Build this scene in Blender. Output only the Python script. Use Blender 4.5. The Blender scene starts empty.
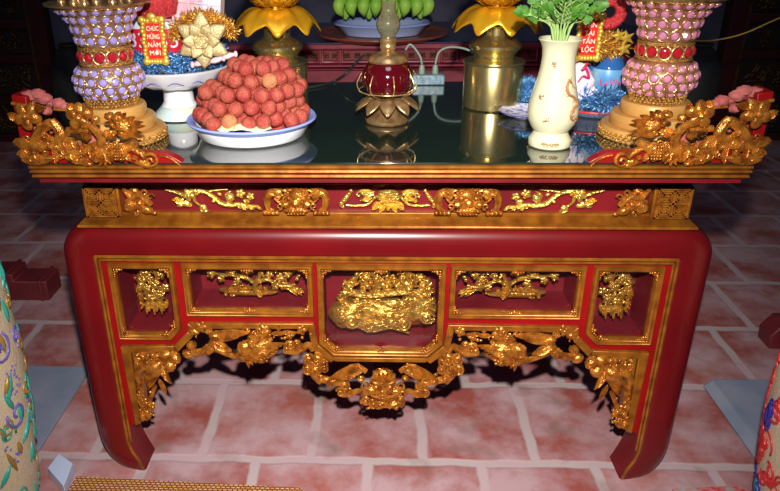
import bpy, bmesh, math, random
from mathutils import Vector, Matrix, Quaternion, noise
from math import sin, cos, pi, radians, sqrt, atan2

random.seed(7)
S = bpy.context.scene
COL = S.collection

# ------------------------------------------------------------------ camera, world, lamps, exposure
FPX, PPX, PPY = 700.0, 343.1, 245.5
CAM = Vector((-0.0179, -1.4576, 1.340))
_pit, _rol, _yaw = radians(24.5), radians(-0.86), radians(2.75)
_c, _s = cos(_yaw), sin(_yaw)
R0 = Vector((_c, _s, 0))
FW = Vector((-_s * cos(_pit), _c * cos(_pit), -sin(_pit)))
U0 = R0.cross(FW)
RT = R0 * cos(_rol) + U0 * sin(_rol)
UP = -R0 * sin(_rol) + U0 * cos(_rol)
cam_d = bpy.data.cameras.new('camera')
cam_d.sensor_width = 36
cam_d.lens = FPX / 780 * 36
cam_d.shift_x = (390 - PPX) / 780
cam_d.clip_start = 0.05
cam = bpy.data.objects.new('camera', cam_d)
m = Matrix((RT, UP, -FW)).transposed().to_4x4()
m.translation = CAM
cam.matrix_world = m
COL.objects.link(cam)
S.camera = cam

w = bpy.data.worlds.new('world')
S.world = w
w.use_nodes = True
w.node_tree.nodes['Background'].inputs[0].default_value = (0.34, 0.38, 0.72, 1)
w.node_tree.nodes['Background'].inputs[1].default_value = 0.05

def lamp(name, kind, loc, energy, color=(1, 1, 1), size=0.1, target=None, spot=None, blend=0.6):
    d = bpy.data.lights.new(name, kind)
    d.energy = energy
    d.color = color
    if kind == 'AREA':
        d.shape = 'DISK'
        d.size = size
    else:
        d.shadow_soft_size = size
    if spot:
        d.spot_size = radians(spot)
        d.spot_blend = blend
    o = bpy.data.objects.new(name, d)
    o.location = loc
    if target is not None:
        o.rotation_euler = (Vector(target) - Vector(loc)).to_track_quat('-Z', 'Y').to_euler()
    COL.objects.link(o)
    return o

FLASH = CAM + Vector((0.02, 0.03, 0.19))
lamp('camera_flash', 'SPOT', FLASH, 300, (1.0, 0.95, 0.89), 0.020, (0.0, 0.05, 0.58), 78, 1.0)
lamp('overhead_fill', 'AREA', (0.1, -0.9, 3.0), 10, (0.85, 0.88, 1.0), 0.9, (0.0, 0.3, 0.5))  # soft fill added overhead, unseen; stands for no known fixture

S.view_settings.view_transform = 'Standard'
S.view_settings.look = 'None'
S.view_settings.gamma = 1
S.view_settings.use_curve_mapping = False
S.view_settings.exposure = 0.0

# ------------------------------------------------------------------ measuring helpers
def ray(x, y):
    return FW + RT * ((x - PPX) / FPX) - UP * ((y - PPY) / FPX)

def P(x, y, Y=0.0):                       # a sight line met with the upright plane at depth Y
    d = ray(x, y)
    return CAM + d * ((Y - CAM.y) / d.y)

ZT = 0.9025                                # height of the table glass
def T(x, y, Z=ZT):                         # a sight line met with a level plane
    d = ray(x, y)
    return CAM + d * ((Z - CAM.z) / d.z)

def mpp(p):                                # metres per pixel at a point
    return (p - CAM).dot(FW) / FPX

# ------------------------------------------------------------------ materials
MATS = {}
def mat(name, col, rough=0.5, metal=0.0, col2=None, scale=20, bump=0.0, bscale=60, coat=0.0, trans=0.0, ior=1.45,
        spec=0.5, alpha=1.0, detail=4, contrast=(0.35, 0.65), rand=0.0, emit=None, kind='noise'):
    mt = bpy.data.materials.new(name)
    mt.use_nodes = True
    nt = mt.node_tree
    b = nt.nodes['Principled BSDF']
    b.inputs['Base Color'].default_value = (*col, 1)
    b.inputs['Roughness'].default_value = rough
    b.inputs['Metallic'].default_value = metal
    b.inputs['IOR'].default_value = ior
    b.inputs['Specular IOR Level'].default_value = spec
    b.inputs['Coat Weight'].default_value = coat
    b.inputs['Coat Roughness'].default_value = 0.08
    b.inputs['Transmission Weight'].default_value = trans
    b.inputs['Alpha'].default_value = alpha
    tc = nt.nodes.new('ShaderNodeTexCoord')
    if col2 is not None:
        if kind == 'voronoi':
            n = nt.nodes.new('ShaderNodeTexVoronoi')
            out = n.outputs['Distance']
        elif kind == 'wave':
            n = nt.nodes.new('ShaderNodeTexWave')
            n.inputs['Distortion'].default_value = 6
            out = n.outputs[1]
        else:
            n = nt.nodes.new('ShaderNodeTexNoise')
            n.inputs['Detail'].default_value = detail
            out = n.outputs[0]
        n.inputs['Scale'].default_value = scale
        nt.links.new(tc.outputs['Object'], n.inputs['Vector'])
        r = nt.nodes.new('ShaderNodeValToRGB')
        r.color_ramp.elements[0].position = contrast[0]
        r.color_ramp.elements[1].position = contrast[1]
        r.color_ramp.elements[0].color = (*col, 1)
        r.color_ramp.elements[1].color = (*col2, 1)
        nt.links.new(out, r.inputs[0])
        src = r.outputs[0]
        if rand > 0:
            oi = nt.nodes.new('ShaderNodeObjectInfo')
            mx = nt.nodes.new('ShaderNodeMixRGB')
            mx.inputs[2].default_value = (*col2, 1)
            ml = nt.nodes.new('ShaderNodeMath')
            ml.operation = 'MULTIPLY'
            ml.inputs[1].default_value = rand
            nt.links.new(oi.outputs['Random'], ml.inputs[0])
            nt.links.new(ml.outputs[0], mx.inputs[0])
            nt.links.new(src, mx.inputs[1])
            src = mx.outputs[0]
        nt.links.new(src, b.inputs['Base Color'])
    if bump > 0:
        n2 = nt.nodes.new('ShaderNodeTexNoise')
        n2.inputs['Scale'].default_value = bscale
        n2.inputs['Detail'].default_value = 3
        nt.links.new(tc.outputs['Object'], n2.inputs['Vector'])
        bp = nt.nodes.new('ShaderNodeBump')
        bp.inputs['Strength'].default_value = bump
        bp.inputs['Distance'].default_value = 0.004
        nt.links.new(n2.outputs[0], bp.inputs['Height'])
        nt.links.new(bp.outputs[0], b.inputs['Normal'])
    MATS[name] = mt
    return mt

def pane_mat(name, tint, mixfac):
    mt = bpy.data.materials.new(name)
    mt.use_nodes = True
    nt = mt.node_tree
    nt.nodes.remove(nt.nodes['Principled BSDF'])
    tr = nt.nodes.new('ShaderNodeBsdfTransparent')
    tr.inputs[0].default_value = (*tint, 1)
    gl = nt.nodes.new('ShaderNodeBsdfGlossy')
    gl.inputs['Roughness'].default_value = 0.02
    gl.inputs[0].default_value = (1, 1, 1, 1)
    lw = nt.nodes.new('ShaderNodeLayerWeight')
    lw.inputs[0].default_value = 0.5
    pw = nt.nodes.new('ShaderNodeMath'); pw.operation = 'POWER'; pw.inputs[1].default_value = 4.0
    fr = nt.nodes.new('ShaderNodeMath'); fr.operation = 'MULTIPLY_ADD'
    fr.inputs[1].default_value = 0.55; fr.inputs[2].default_value = 0.04
    nt.links.new(lw.outputs['Facing'], pw.inputs[0]); nt.links.new(pw.outputs[0], fr.inputs[0])
    mul = nt.nodes.new('ShaderNodeMath')
    mul.operation = 'MULTIPLY'
    mul.inputs[1].default_value = mixfac
    mx = nt.nodes.new('ShaderNodeMixShader')
    nt.links.new(fr.outputs[0], mul.inputs[0])
    nt.links.new(mul.outputs[0], mx.inputs[0])
    nt.links.new(tr.outputs[0], mx.inputs[1])
    nt.links.new(gl.outputs[0], mx.inputs[2])
    nt.links.new(mx.outputs[0], nt.nodes['Material Output'].inputs[0])
    MATS[name] = mt
    return mt

RED = mat('red_lacquer', (0.130, 0.003, 0.005), 0.30, col2=(0.095, 0.0025, 0.004), scale=5, coat=0.25, spec=0.4)
RED2 = mat('bright_red_lacquer', (0.25, 0.004, 0.005), 0.35, col2=(0.20, 0.0035, 0.004), scale=8, spec=0.35)
DRED = mat('dark_red_lacquer', (0.16, 0.006, 0.01), 0.4, col2=(0.10, 0.004, 0.006), scale=10)
MAROON = mat('maroon_lining', (0.24, 0.018, 0.028), 0.45, col2=(0.17, 0.010, 0.018), scale=9)
GOLD = mat('gilded_moulding', (0.37, 0.135, 0.013), 0.36, 0.45, col2=(0.21, 0.062, 0.007), scale=30, bump=0.12, bscale=90)
CARV = mat('gilded_carving', (0.58, 0.225, 0.028), 0.26, 0.58, col2=(0.25, 0.07, 0.010), scale=55, bump=0.4, bscale=190)
BRIGHT = mat('bright_gilt', (0.98, 0.70, 0.16), 0.22, 0.80, col2=(0.60, 0.34, 0.05), scale=60, bump=0.6, bscale=210)
PINKWOOD = mat('dusty_pink_wood', (0.42, 0.12, 0.11), 0.8, col2=(0.34, 0.07, 0.06), scale=30)
CAKEGOLD = mat('pale_gold_paint', (0.58, 0.31, 0.085), 0.42, 0.15, col2=(0.50, 0.25, 0.06), scale=20)
GLITTER = mat('gold_glitter', (0.75, 0.42, 0.10), 0.3, 0.7, col2=(0.35, 0.15, 0.03), scale=220, bump=1.0, bscale=400)
WIRE = mat('gold_wire', (0.80, 0.50, 0.20), 0.25, 0.8)
BRASS = mat('polished_brass', (0.78, 0.64, 0.28), 0.22, 0.95, col2=(0.68, 0.54, 0.22), scale=5)
BRASS2 = mat('antique_brass', (0.55, 0.36, 0.16), 0.3, 0.75, col2=(0.3, 0.17, 0.07), scale=60)
LOTUS = mat('gold_foil_petal', (0.80, 0.42, 0.015), 0.28, 0.55, col2=(0.62, 0.29, 0.01), scale=14)
LOTUSIN = mat('pleated_gold_foil', (0.85, 0.50, 0.04), 0.25, 0.6, col2=(0.45, 0.22, 0.01), scale=110, bump=0.8, bscale=170)
GLASSTOP = mat('dark_green_glass', (0.010, 0.020, 0.014), 0.035, spec=0.9, ior=1.75, coat=0.6)
PANE = pane_mat('display_glass', (0.93, 0.90, 0.90), 1.6)
CLEAR = pane_mat('smoky_lamp_glass', (0.80, 0.80, 0.66), 2.6)
_nt = CLEAR.node_tree
_df = _nt.nodes.new('ShaderNodeBsdfTranslucent'); _df.inputs[0].default_value = (0.62, 0.58, 0.40, 1)
_dd = _nt.nodes.new('ShaderNodeBsdfDiffuse'); _dd.inputs[0].default_value = (0.62, 0.58, 0.42, 1)
_m1 = _nt.nodes.new('ShaderNodeMixShader'); _m1.inputs[0].default_value = 0.5
_m2 = _nt.nodes.new('ShaderNodeMixShader'); _m2.inputs[0].default_value = 0.13
_src = _nt.nodes['Material Output'].inputs[0].links[0].from_socket
_nt.links.new(_df.outputs[0], _m1.inputs[1]); _nt.links.new(_dd.outputs[0], _m1.inputs[2])
_nt.links.new(_src, _m2.inputs[1]); _nt.links.new(_m1.outputs[0], _m2.inputs[2])
_nt.links.new(_m2.outputs[0], _nt.nodes['Material Output'].inputs[0])
REDGLASS = mat('ruby_glass', (0.085, 0.002, 0.006), 0.05, trans=0.3, coat=0.8)
WHITE = mat('white_glaze', (0.82, 0.83, 0.88), 0.22, coat=0.4)
BLUERIM = mat('blue_enamel', (0.25, 0.33, 0.72), 0.28, coat=0.3)
PALEBLUE = mat('pale_blue_plastic', (0.42, 0.52, 0.85), 0.35)
CREAM = mat('cream_glaze', (0.56, 0.54, 0.36), 0.22, coat=0.4)
LEAF = mat('herb_leaf', (0.030, 0.12, 0.010), 0.5, col2=(0.085, 0.23, 0.025), scale=40)
STEM = mat('herb_stem', (0.30, 0.45, 0.14), 0.5)
BANANA = mat('green_banana_skin', (0.28, 0.62, 0.05), 0.45, col2=(0.42, 0.70, 0.10), scale=9)
BANEND = mat('banana_tip', (0.12, 0.14, 0.03), 0.7)
WOOD = mat('red_brown_wood', (0.30, 0.075, 0.03), 0.35, col2=(0.20, 0.045, 0.02), scale=14, coat=0.3)
LYCHEE = mat('lychee_skin', (0.33, 0.030, 0.028), 0.5, col2=(0.40, 0.105, 0.055), scale=75, bump=1.0, bscale=300, rand=0.35, contrast=(0.4,0.72))
LYCHTAN = mat('tan_lychee_skin', (0.55, 0.23, 0.08), 0.6, col2=(0.48, 0.14, 0.07), scale=70, bump=0.9, bscale=330)
NOTE = mat('banknote_paper', (0.66, 0.66, 0.36), 0.7, col2=(0.40, 0.52, 0.32), scale=70)
LAV = mat('lavender_crystal', (0.42, 0.34, 0.82), 0.08, coat=0.9, trans=0.15, ior=1.7)
PINKC = mat('pink_crystal', (0.70, 0.26, 0.42), 0.08, coat=0.9, trans=0.15, ior=1.7)
RUBY = mat('ruby_crystal', (0.42, 0.01, 0.02), 0.06, coat=1.0, ior=1.7)
INNERL = mat('bronze_lilac_cup', (0.30, 0.16, 0.16), 0.35, 0.3)
INNERP = mat('bronze_rose_cup', (0.36, 0.14, 0.10), 0.35, 0.3)
TBLUE = mat('blue_tinsel_foil', (0.03, 0.12, 0.38), 0.28, 0.6, col2=(0.15, 0.38, 0.62), scale=90)
TBROWN = mat('copper_tinsel_foil', (0.52, 0.20, 0.03), 0.28, 0.6, col2=(0.75, 0.42, 0.07), scale=90)
TGOLD = mat('gold_tinsel_foil', (0.85, 0.62, 0.10), 0.3, 0.5, col2=(0.7, 0.4, 0.05), scale=90)
TRED = mat('red_glitter_foil', (0.60, 0.01, 0.02), 0.3, 0.35, col2=(0.85, 0.10, 0.10), scale=230, bump=1.0, bscale=420)
CHAMP = mat('champagne_glitter', (0.50, 0.36, 0.14), 0.42, 0.4, col2=(0.74, 0.60, 0.32), scale=260, bump=0.6, bscale=300)
SIGNRED = mat('card_red', (0.75, 0.015, 0.012), 0.4)
SIGNWHITE = mat('card_lettering', (0.92, 0.86, 0.62), 0.5)
PAPERW = mat('white_wrapper', (0.80, 0.76, 0.82), 0.35, col2=(0.70, 0.55, 0.66), scale=35)
PAPERP = mat('pink_wrapper', (0.75, 0.35, 0.42), 0.35, col2=(0.80, 0.6, 0.62), scale=35)
CANW = mat('white_can', (0.72, 0.76, 0.86), 0.25, 0.2)
CANR = mat('red_can_print', (0.55, 0.01, 0.03), 0.3)
PLASTICBLUE = mat('blue_bottle_plastic', (0.05, 0.22, 0.62), 0.08, trans=0.45, coat=0.5)
LABELBLUE = mat('bottle_label', (0.06, 0.28, 0.62), 0.35, col2=(0.30, 0.55, 0.72), scale=20)
LETRED = mat('red_lettering', (0.72, 0.02, 0.10), 0.4)
BWPATT = mat('blue_white_porcelain', (0.74, 0.74, 0.82), 0.25, col2=(0.28, 0.24, 0.55), scale=70, coat=0.4, contrast=(0.48, 0.6))
AQUA = mat('aqua_glaze', (0.50, 0.68, 0.78), 0.25, col2=(0.68, 0.72, 0.52), scale=16, coat=0.4)
MOTIF = mat('brown_painted_motif', (0.30, 0.13, 0.04), 0.5)
MARBLE = mat('grey_blue_socket_plastic', (0.22, 0.34, 0.38), 0.4, col2=(0.10, 0.16, 0.20), scale=80)
BLACK = mat('black_rubber', (0.02, 0.02, 0.02), 0.5)
CORD = mat('green_grey_cord', (0.18, 0.24, 0.20), 0.5)
YELLOW = mat('yellow_ribbon', (0.62, 0.40, 0.05), 0.45)
ROSEWOOD = mat('dusty_rose_lacquer', (0.30, 0.035, 0.06), 0.42, col2=(0.20, 0.02, 0.035), scale=12, spec=0.5)
BLUETOP = mat('dark_blue_glass', (0.05, 0.055, 0.14), 0.15, spec=0.8)
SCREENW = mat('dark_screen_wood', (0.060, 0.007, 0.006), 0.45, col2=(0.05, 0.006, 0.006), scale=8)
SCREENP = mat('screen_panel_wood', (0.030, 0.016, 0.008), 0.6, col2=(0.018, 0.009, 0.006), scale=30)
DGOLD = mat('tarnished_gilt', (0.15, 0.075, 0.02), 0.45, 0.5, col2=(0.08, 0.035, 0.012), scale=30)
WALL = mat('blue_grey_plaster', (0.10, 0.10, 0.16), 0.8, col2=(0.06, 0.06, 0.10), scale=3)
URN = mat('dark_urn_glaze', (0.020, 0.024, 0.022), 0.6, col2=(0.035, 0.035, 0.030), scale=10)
STONE = mat('blue_grey_stone', (0.20, 0.24, 0.33), 0.6, col2=(0.27, 0.29, 0.37), scale=7, bump=0.15, bscale=60)
CUSHION = mat('dull_red_block_paint', (0.17, 0.022, 0.028), 0.45, col2=(0.12, 0.016, 0.02), scale=8)
BOXW = mat('pale_blue_card', (0.50, 0.58, 0.78), 0.6)
VASEL = mat('cream_ceramic', (0.60, 0.52, 0.36), 0.4, col2=(0.70, 0.60, 0.42), scale=160, bump=0.6, bscale=300)
VTEAL = mat('teal_enamel', (0.03, 0.33, 0.27), 0.3)
VPURP = mat('violet_enamel', (0.16, 0.12, 0.42), 0.3)
VRED = mat('red_enamel', (0.55, 0.03, 0.03), 0.3)
VNAVY = mat('navy_enamel', (0.03, 0.03, 0.30), 0.3)
VGOLD = mat('gold_enamel', (0.38, 0.24, 0.05), 0.35, 0.3)

# floor: terracotta pavers in running bond with pale joints and worn whitish bloom
def floor_mat():
    mt = bpy.data.materials.new('terracotta_pavers')
    mt.use_nodes = True
    nt = mt.node_tree
    N, L = nt.nodes.new, nt.links.new
    b = nt.nodes['Principled BSDF']
    tc = N('ShaderNodeTexCoord')
    mp = N('ShaderNodeMapping')
    mp.inputs['Location'].default_value = (0.02, -0.062, 0)
    L(tc.outputs['Object'], mp.inputs[0])
    nz = N('ShaderNodeTexNoise'); nz.inputs['Scale'].default_value = 9; nz.inputs['Detail'].default_value = 3
    L(tc.outputs['Object'], nz.inputs['Vector'])
    ad = N('ShaderNodeVectorMath'); ad.operation = 'MULTIPLY_ADD'
    ad.inputs[1].default_value = (0.024, 0.024, 0)
    L(nz.outputs[1], ad.inputs[0]); L(mp.outputs[0], ad.inputs[2])
    br = N('ShaderNodeTexBrick')
    br.offset = 0.5
    br.inputs['Scale'].default_value = 1
    br.inputs['Brick Width'].default_value = 0.307
    br.inputs['Row Height'].default_value = 0.36
    br.inputs['Mortar Size'].default_value = 0.019
    br.inputs['Mortar Smooth'].default_value = 0.5
    br.inputs['Color1'].default_value = (0.31, 0.075, 0.06, 1)
    br.inputs['Color2'].default_value = (0.38, 0.115, 0.09, 1)
    br.inputs['Mortar'].default_value = (0.48, 0.39, 0.38, 1)
    L(ad.outputs[0], br.inputs[0])
    n1 = N('ShaderNodeTexNoise'); n1.inputs['Scale'].default_value = 4.5; n1.inputs['Detail'].default_value = 6
    n1.inputs['Roughness'].default_value = 0.62
    L(tc.outputs['Object'], n1.inputs['Vector'])
    r1 = N('ShaderNodeValToRGB')
    r1.color_ramp.elements[0].position = 0.38; r1.color_ramp.elements[0].color = (0, 0, 0, 1)
    r1.color_ramp.elements[1].position = 0.60; r1.color_ramp.elements[1].color = (0.85, 0.85, 0.85, 1)
    L(n1.outputs[0], r1.inputs[0])
    m1 = N('ShaderNodeMixRGB'); m1.inputs[2].default_value = (0.50, 0.34, 0.37, 1)
    L(r1.outputs[0], m1.inputs[0]); L(br.outputs[0], m1.inputs[1])
    n2 = N('ShaderNodeTexNoise'); n2.inputs['Scale'].default_value = 7; n2.inputs['Detail'].default_value = 5
    mp2 = N('ShaderNodeMapping'); mp2.inputs['Location'].default_value = (3.1, 1.7, 0)
    L(tc.outputs['Object'], mp2.inputs[0]); L(mp2.outputs[0], n2.inputs['Vector'])
    r2 = N('ShaderNodeValToRGB')
    r2.color_ramp.elements[0].position = 0.57; r2.color_ramp.elements[0].color = (0, 0, 0, 1)
    r2.color_ramp.elements[1].position = 0.74; r2.color_ramp.elements[1].color = (0.75, 0.75, 0.75, 1)
    L(n2.outputs[0], r2.inputs[0])
    m2 = N('ShaderNodeMixRGB'); m2.inputs[2].default_value = (0.21, 0.12, 0.09, 1)
    L(r2.outputs[0], m2.inputs[0]); L(m1.outputs[0], m2.inputs[1])
    L(m2.outputs[0], b.inputs['Base Color'])
    b.inputs['Roughness'].default_value = 0.5
    b.inputs['Specular IOR Level'].default_value = 0.35
    bp = N('ShaderNodeBump'); bp.inputs['Strength'].default_value = 0.35; bp.inputs['Distance'].default_value = 0.004
    L(br.outputs['Fac'], bp.inputs['Height']); bp.invert = True
    L(bp.outputs[0], b.inputs['Normal'])
    return mt
FLOORM = floor_mat()

def mat_weave():
    mt = bpy.data.materials.new('woven_straw')
    mt.use_nodes = True
    nt = mt.node_tree
    N, L = nt.nodes.new, nt.links.new
    b = nt.nodes['Principled BSDF']
    tc = N('ShaderNodeTexCoord')
    br = N('ShaderNodeTexBrick')
    br.offset = 0.5
    br.inputs['Scale'].default_value = 1
    br.inputs['Brick Width'].default_value = 0.013
    br.inputs['Row Height'].default_value = 0.0085
    br.inputs['Mortar Size'].default_value = 0.0020
    br.inputs['Color1'].default_value = (0.56, 0.27, 0.045, 1)
    br.inputs['Color2'].default_value = (0.62, 0.42, 0.16, 1)
    br.inputs['Mortar'].default_value = (0.20, 0.04, 0.02, 1)
    L(tc.outputs['Object'], br.inputs[0])
    L(br.outputs[0], b.inputs['Base Color'])
    b.inputs['Roughness'].default_value = 0.7
    return mt
WEAVE = mat_weave()

# ------------------------------------------------------------------ mesh builder
class MB:
    def __init__(s):
        s.v, s.f = [], []
    def add(s, vs, fs):
        o = len(s.v)
        s.v += [Vector(v) for v in vs]
        s.f += [tuple(i + o for i in f) for f in fs]
        return s
    def box(s, x0, x1, y0, y1, z0, z1):
        return s.add([(x0, y0, z0), (x1, y0, z0), (x1, y1, z0), (x0, y1, z0), (x0, y0, z1), (x1, y0, z1), (x1, y1, z1), (x0, y1, z1)],
                     [(0, 3, 2, 1), (4, 5, 6, 7), (0, 1, 5, 4), (1, 2, 6, 5), (2, 3, 7, 6), (3, 0, 4, 7)])
    def obox(s, c, sx, sy, sz, q):
        vs = [Vector(c) + q @ Vector((a * sx / 2, b * sy / 2, d * sz / 2)) for d in (-1, 1) for a, b in ((-1, -1), (1, -1), (1, 1), (-1, 1))]
        return s.add(vs, [(0, 3, 2, 1), (4, 5, 6, 7), (0, 1, 5, 4), (1, 2, 6, 5), (2, 3, 7, 6), (3, 0, 4, 7)])
    def lathe(s, prof, cx=0, cy=0, n=40, cap0=True, cap1=True, fn=None):
        vs, fs = [], []
        for r, z in prof:
            for i in range(n):
                a = 2 * pi * i / n
                rr, zz = (r, z) if fn is None else fn(r, z, a)
                vs.append((cx + rr * cos(a), cy + rr * sin(a), zz))
        k = len(prof)
        for j in range(k - 1):
            for i in range(n):
                i2 = (i + 1) % n
                fs.append((j * n + i, j * n + i2, (j + 1) * n + i2, (j + 1) * n + i))
        if cap0: fs.append(tuple(reversed(range(n))))
        if cap1: fs.append(tuple(range((k - 1) * n, k * n)))
        return s.add(vs, fs)
    def tube(s, pts, rad, n=8, flat=1.0, up=None):
        pts = [Vector(p) for p in pts]
        if not hasattr(rad, '__len__'): rad = [rad] * len(pts)
        vs, fs = [], []
        t0 = (pts[1] - pts[0]).normalized()
        ref = Vector(up) if up is not None else (Vector((0, 0, 1)) if abs(t0.z) < 0.9 else Vector((0, 1, 0)))
        for i, p in enumerate(pts):
            t = (pts[min(i + 1, len(pts) - 1)] - pts[max(i - 1, 0)])
            if t.length < 1e-9: t = t0
            t.normalize()
            a = ref - t * ref.dot(t)
            if a.length < 1e-5: a = t.orthogonal()
            a.normalize()
            b = t.cross(a)
            if up is None: ref = a
            for k in range(n):
                an = 2 * pi * k / n
                vs.append(p + a * (rad[i] * cos(an) * flat) + b * (rad[i] * sin(an)))
        m_ = len(pts)
        for i in range(m_ - 1):
            for k in range(n):
                k2 = (k + 1) % n
                fs.append((i * n + k, i * n + k2, (i + 1) * n + k2, (i + 1) * n + k))
        fs.append(tuple(reversed(range(n)))); fs.append(tuple(range((m_ - 1) * n, m_ * n)))
        return s.add(vs, fs)
    def blob(s, c, r, q=None, nu=10, nv=6):
        c = Vector(c)
        if not hasattr(r, '__len__'): r = (r, r, r)
        vs, fs = [], []
        def pt(x, y, z):
            v = Vector((x * r[0], y * r[1], z * r[2]))
            return c + (q @ v if q is not None else v)
        vs.append(pt(0, 0, -1))
        for j in range(1, nv):
            t = -pi / 2 + pi * j / nv
            for i in range(nu):
                a = 2 * pi * i / nu
                vs.append(pt(cos(t) * cos(a), cos(t) * sin(a), sin(t)))
        vs.append(pt(0, 0, 1))
        for i in range(nu):
            fs.append((0, 1 + (i + 1) % nu, 1 + i))
        for j in range(nv - 2):
            for i in range(nu):
                a, b = 1 + j * nu + i, 1 + j * nu + (i + 1) % nu
                fs.append((a, b, b + nu, a + nu))
        o = 1 + (nv - 2) * nu
        for i in range(nu):
            fs.append((o + i, o + (i + 1) % nu, len(vs) - 1))
        return s.add(vs, fs)
    def prism(s, poly, y0, y1, axis='y'):
        n = len(poly)
        ar = sum(poly[i][0] * poly[(i + 1) % n][1] - poly[(i + 1) % n][0] * poly[i][1] for i in range(n))
        if ar < 0: poly = list(reversed(poly))
        def mk(p, d): return (p[0], d, p[1]) if axis == 'y' else ((d, p[0], p[1]) if axis == 'x' else (p[0], p[1], d))
        vs = [mk(p, y0) for p in poly] + [mk(p, y1) for p in poly]
        fs = [tuple(range(n)), tuple(reversed(range(n, 2 * n)))] + [(i, i + n, (i + 1) % n + n, (i + 1) % n) for i in range(n)]
        if axis in ('z', 'x'): fs = [tuple(reversed(f)) for f in fs]
        return s.add(vs, fs)
    def grid(s, fn, nu, nv, th=0.0):
        vs = [fn(i / nu, j / nv) for j in range(nv + 1) for i in range(nu + 1)]
        vs = [Vector(v) for v in vs]
        W = nu + 1
        fs = [(j * W + i, j * W + i + 1, (j + 1) * W + i + 1, (j + 1) * W + i) for j in range(nv) for i in range(nu)]
        if th:
            nr = [Vector((0, 0, 0)) for _ in vs]
            for f in fs:
                nn = (vs[f[1]] - vs[f[0]]).cross(vs[f[3]] - vs[f[0]])
                for i in f: nr[i] += nn
            k = len(vs)
            back = [v - (nr[i].normalized() if nr[i].length > 1e-12 else Vector((0, 0, 1))) * th for i, v in enumerate(vs)]
            edge = [i for i in range(W)] + [j * W + nu for j in range(1, nv + 1)] + [nv * W + i for i in range(nu - 1, -1, -1)] + [j * W for j in range(nv - 1, 0, -1)]
            fs2 = [tuple(reversed([i + k for i in f])) for f in fs]
            rim = [(edge[(i + 1) % len(edge)], edge[i], edge[i] + k, edge[(i + 1) % len(edge)] + k) for i in range(len(edge))]
            vs, fs = vs + back, fs + fs2 + rim
        return s.add(vs, fs)
    def merge(s, o):
        return s.add(o.v, o.f)
    def mirrored(s):
        r = MB()
        r.v = [Vector((-v.x, v.y, v.z)) for v in s.v]
        r.f = [tuple(reversed(f)) for f in s.f]
        return r
    def build(s, name, mt, parent=None, origin=None, angle=40, bevel=0, bseg=2):
        if origin is None:
            origin = Vector((0, 0, 0))
            p = parent
            if p is not None:
                while p.parent is not None: p = p.parent
                origin = Vector(p.location)
        origin = Vector(origin)
        me = bpy.data.meshes.new(name)
        me.from_pydata([v - origin for v in s.v], [], s.f)
        me.validate()
        me.materials.append(mt)
        me.polygons.foreach_set('use_smooth', [True] * len(me.polygons))
        if angle < 180: me.set_sharp_from_angle(angle=radians(angle))
        me.update()
        o = bpy.data.objects.new(name, me)
        COL.objects.link(o)
        if parent is not None: o.parent = parent
        else: o.location = origin
        if bevel:
            bm_ = o.modifiers.new('bevel', 'BEVEL')
            bm_.width = bevel; bm_.segments = bseg; bm_.limit_method = 'ANGLE'; bm_.angle_limit = radians(35)
        return o

def tag(o, label=None, cat=None, group=None, kind=None):
    if label: o['label'] = label
    if cat: o['category'] = cat
    if group: o['group'] = group
    if kind: o['kind'] = kind
    return o

def thing(name, label, cat, loc=(0, 0, 0), group=None):
    o = bpy.data.objects.new(name, None)
    o.empty_display_size = 0.05
    o.location = loc
    COL.objects.link(o)
    return tag(o, label, cat, group)

def struct(mb, name, mt, **k):
    return tag(mb.build(name, mt, **k), kind='structure')

def catmull(pts, sub=5):
    pts = [Vector(p) for p in pts]
    if len(pts) < 3: return pts
    out = []
    for i in range(len(pts) - 1):
        a, b, c, d = pts[max(i - 1, 0)], pts[i], pts[i + 1], pts[min(i + 2, len(pts) - 1)]
        for k in range(sub):
            t = k / sub
            out.append(0.5 * ((2 * b) + (c - a) * t + (2 * a - 5 * b + 4 * c - d) * t * t + (3 * b - 3 * c + d - a) * t ** 3))
    out.append(pts[-1])
    return out

def lerp_list(vals, n):
    r = []
    for i in range(n):
        x = i / (n - 1) * (len(vals) - 1)
        k = min(int(x), len(vals) - 2)
        r.append(vals[k] + (vals[k + 1] - vals[k]) * (x - k))
    return r

def flat_shape(outer, holes, y0, y1, mp=None):
    """plate with holes, in the x-z plane, between depths y0 and y1"""
    bm = bmesh.new()
    edges = []
    loops = [outer] + list(holes)
    for lp in loops:
        vs = [bm.verts.new((p[0], y0, p[1])) for p in lp]
        for i in range(len(vs)): edges.append(bm.edges.new((vs[i], vs[(i + 1) % len(vs)])))
    bmesh.ops.triangle_fill(bm, use_beauty=True, use_dissolve=False, edges=edges)
    bm.normal_update()
    for f in bm.faces:
        if f.normal.y > 0: f.normal_flip()
    ret = bmesh.ops.extrude_face_region(bm, geom=bm.faces[:])
    nv = [g for g in ret['geom'] if isinstance(g, bmesh.types.BMVert)]
    nf = set(g for g in ret['geom'] if isinstance(g, bmesh.types.BMFace))
    for v in nv: v.co.y = y1
    bmesh.ops.recalc_face_normals(bm, faces=bm.faces[:])
    bm.verts.index_update()
    mb = MB()
    mb.add([v.co.copy() for v in bm.verts], [tuple(v.index for v in f.verts) for f in bm.faces])
    bm.free()
    return mb

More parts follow.
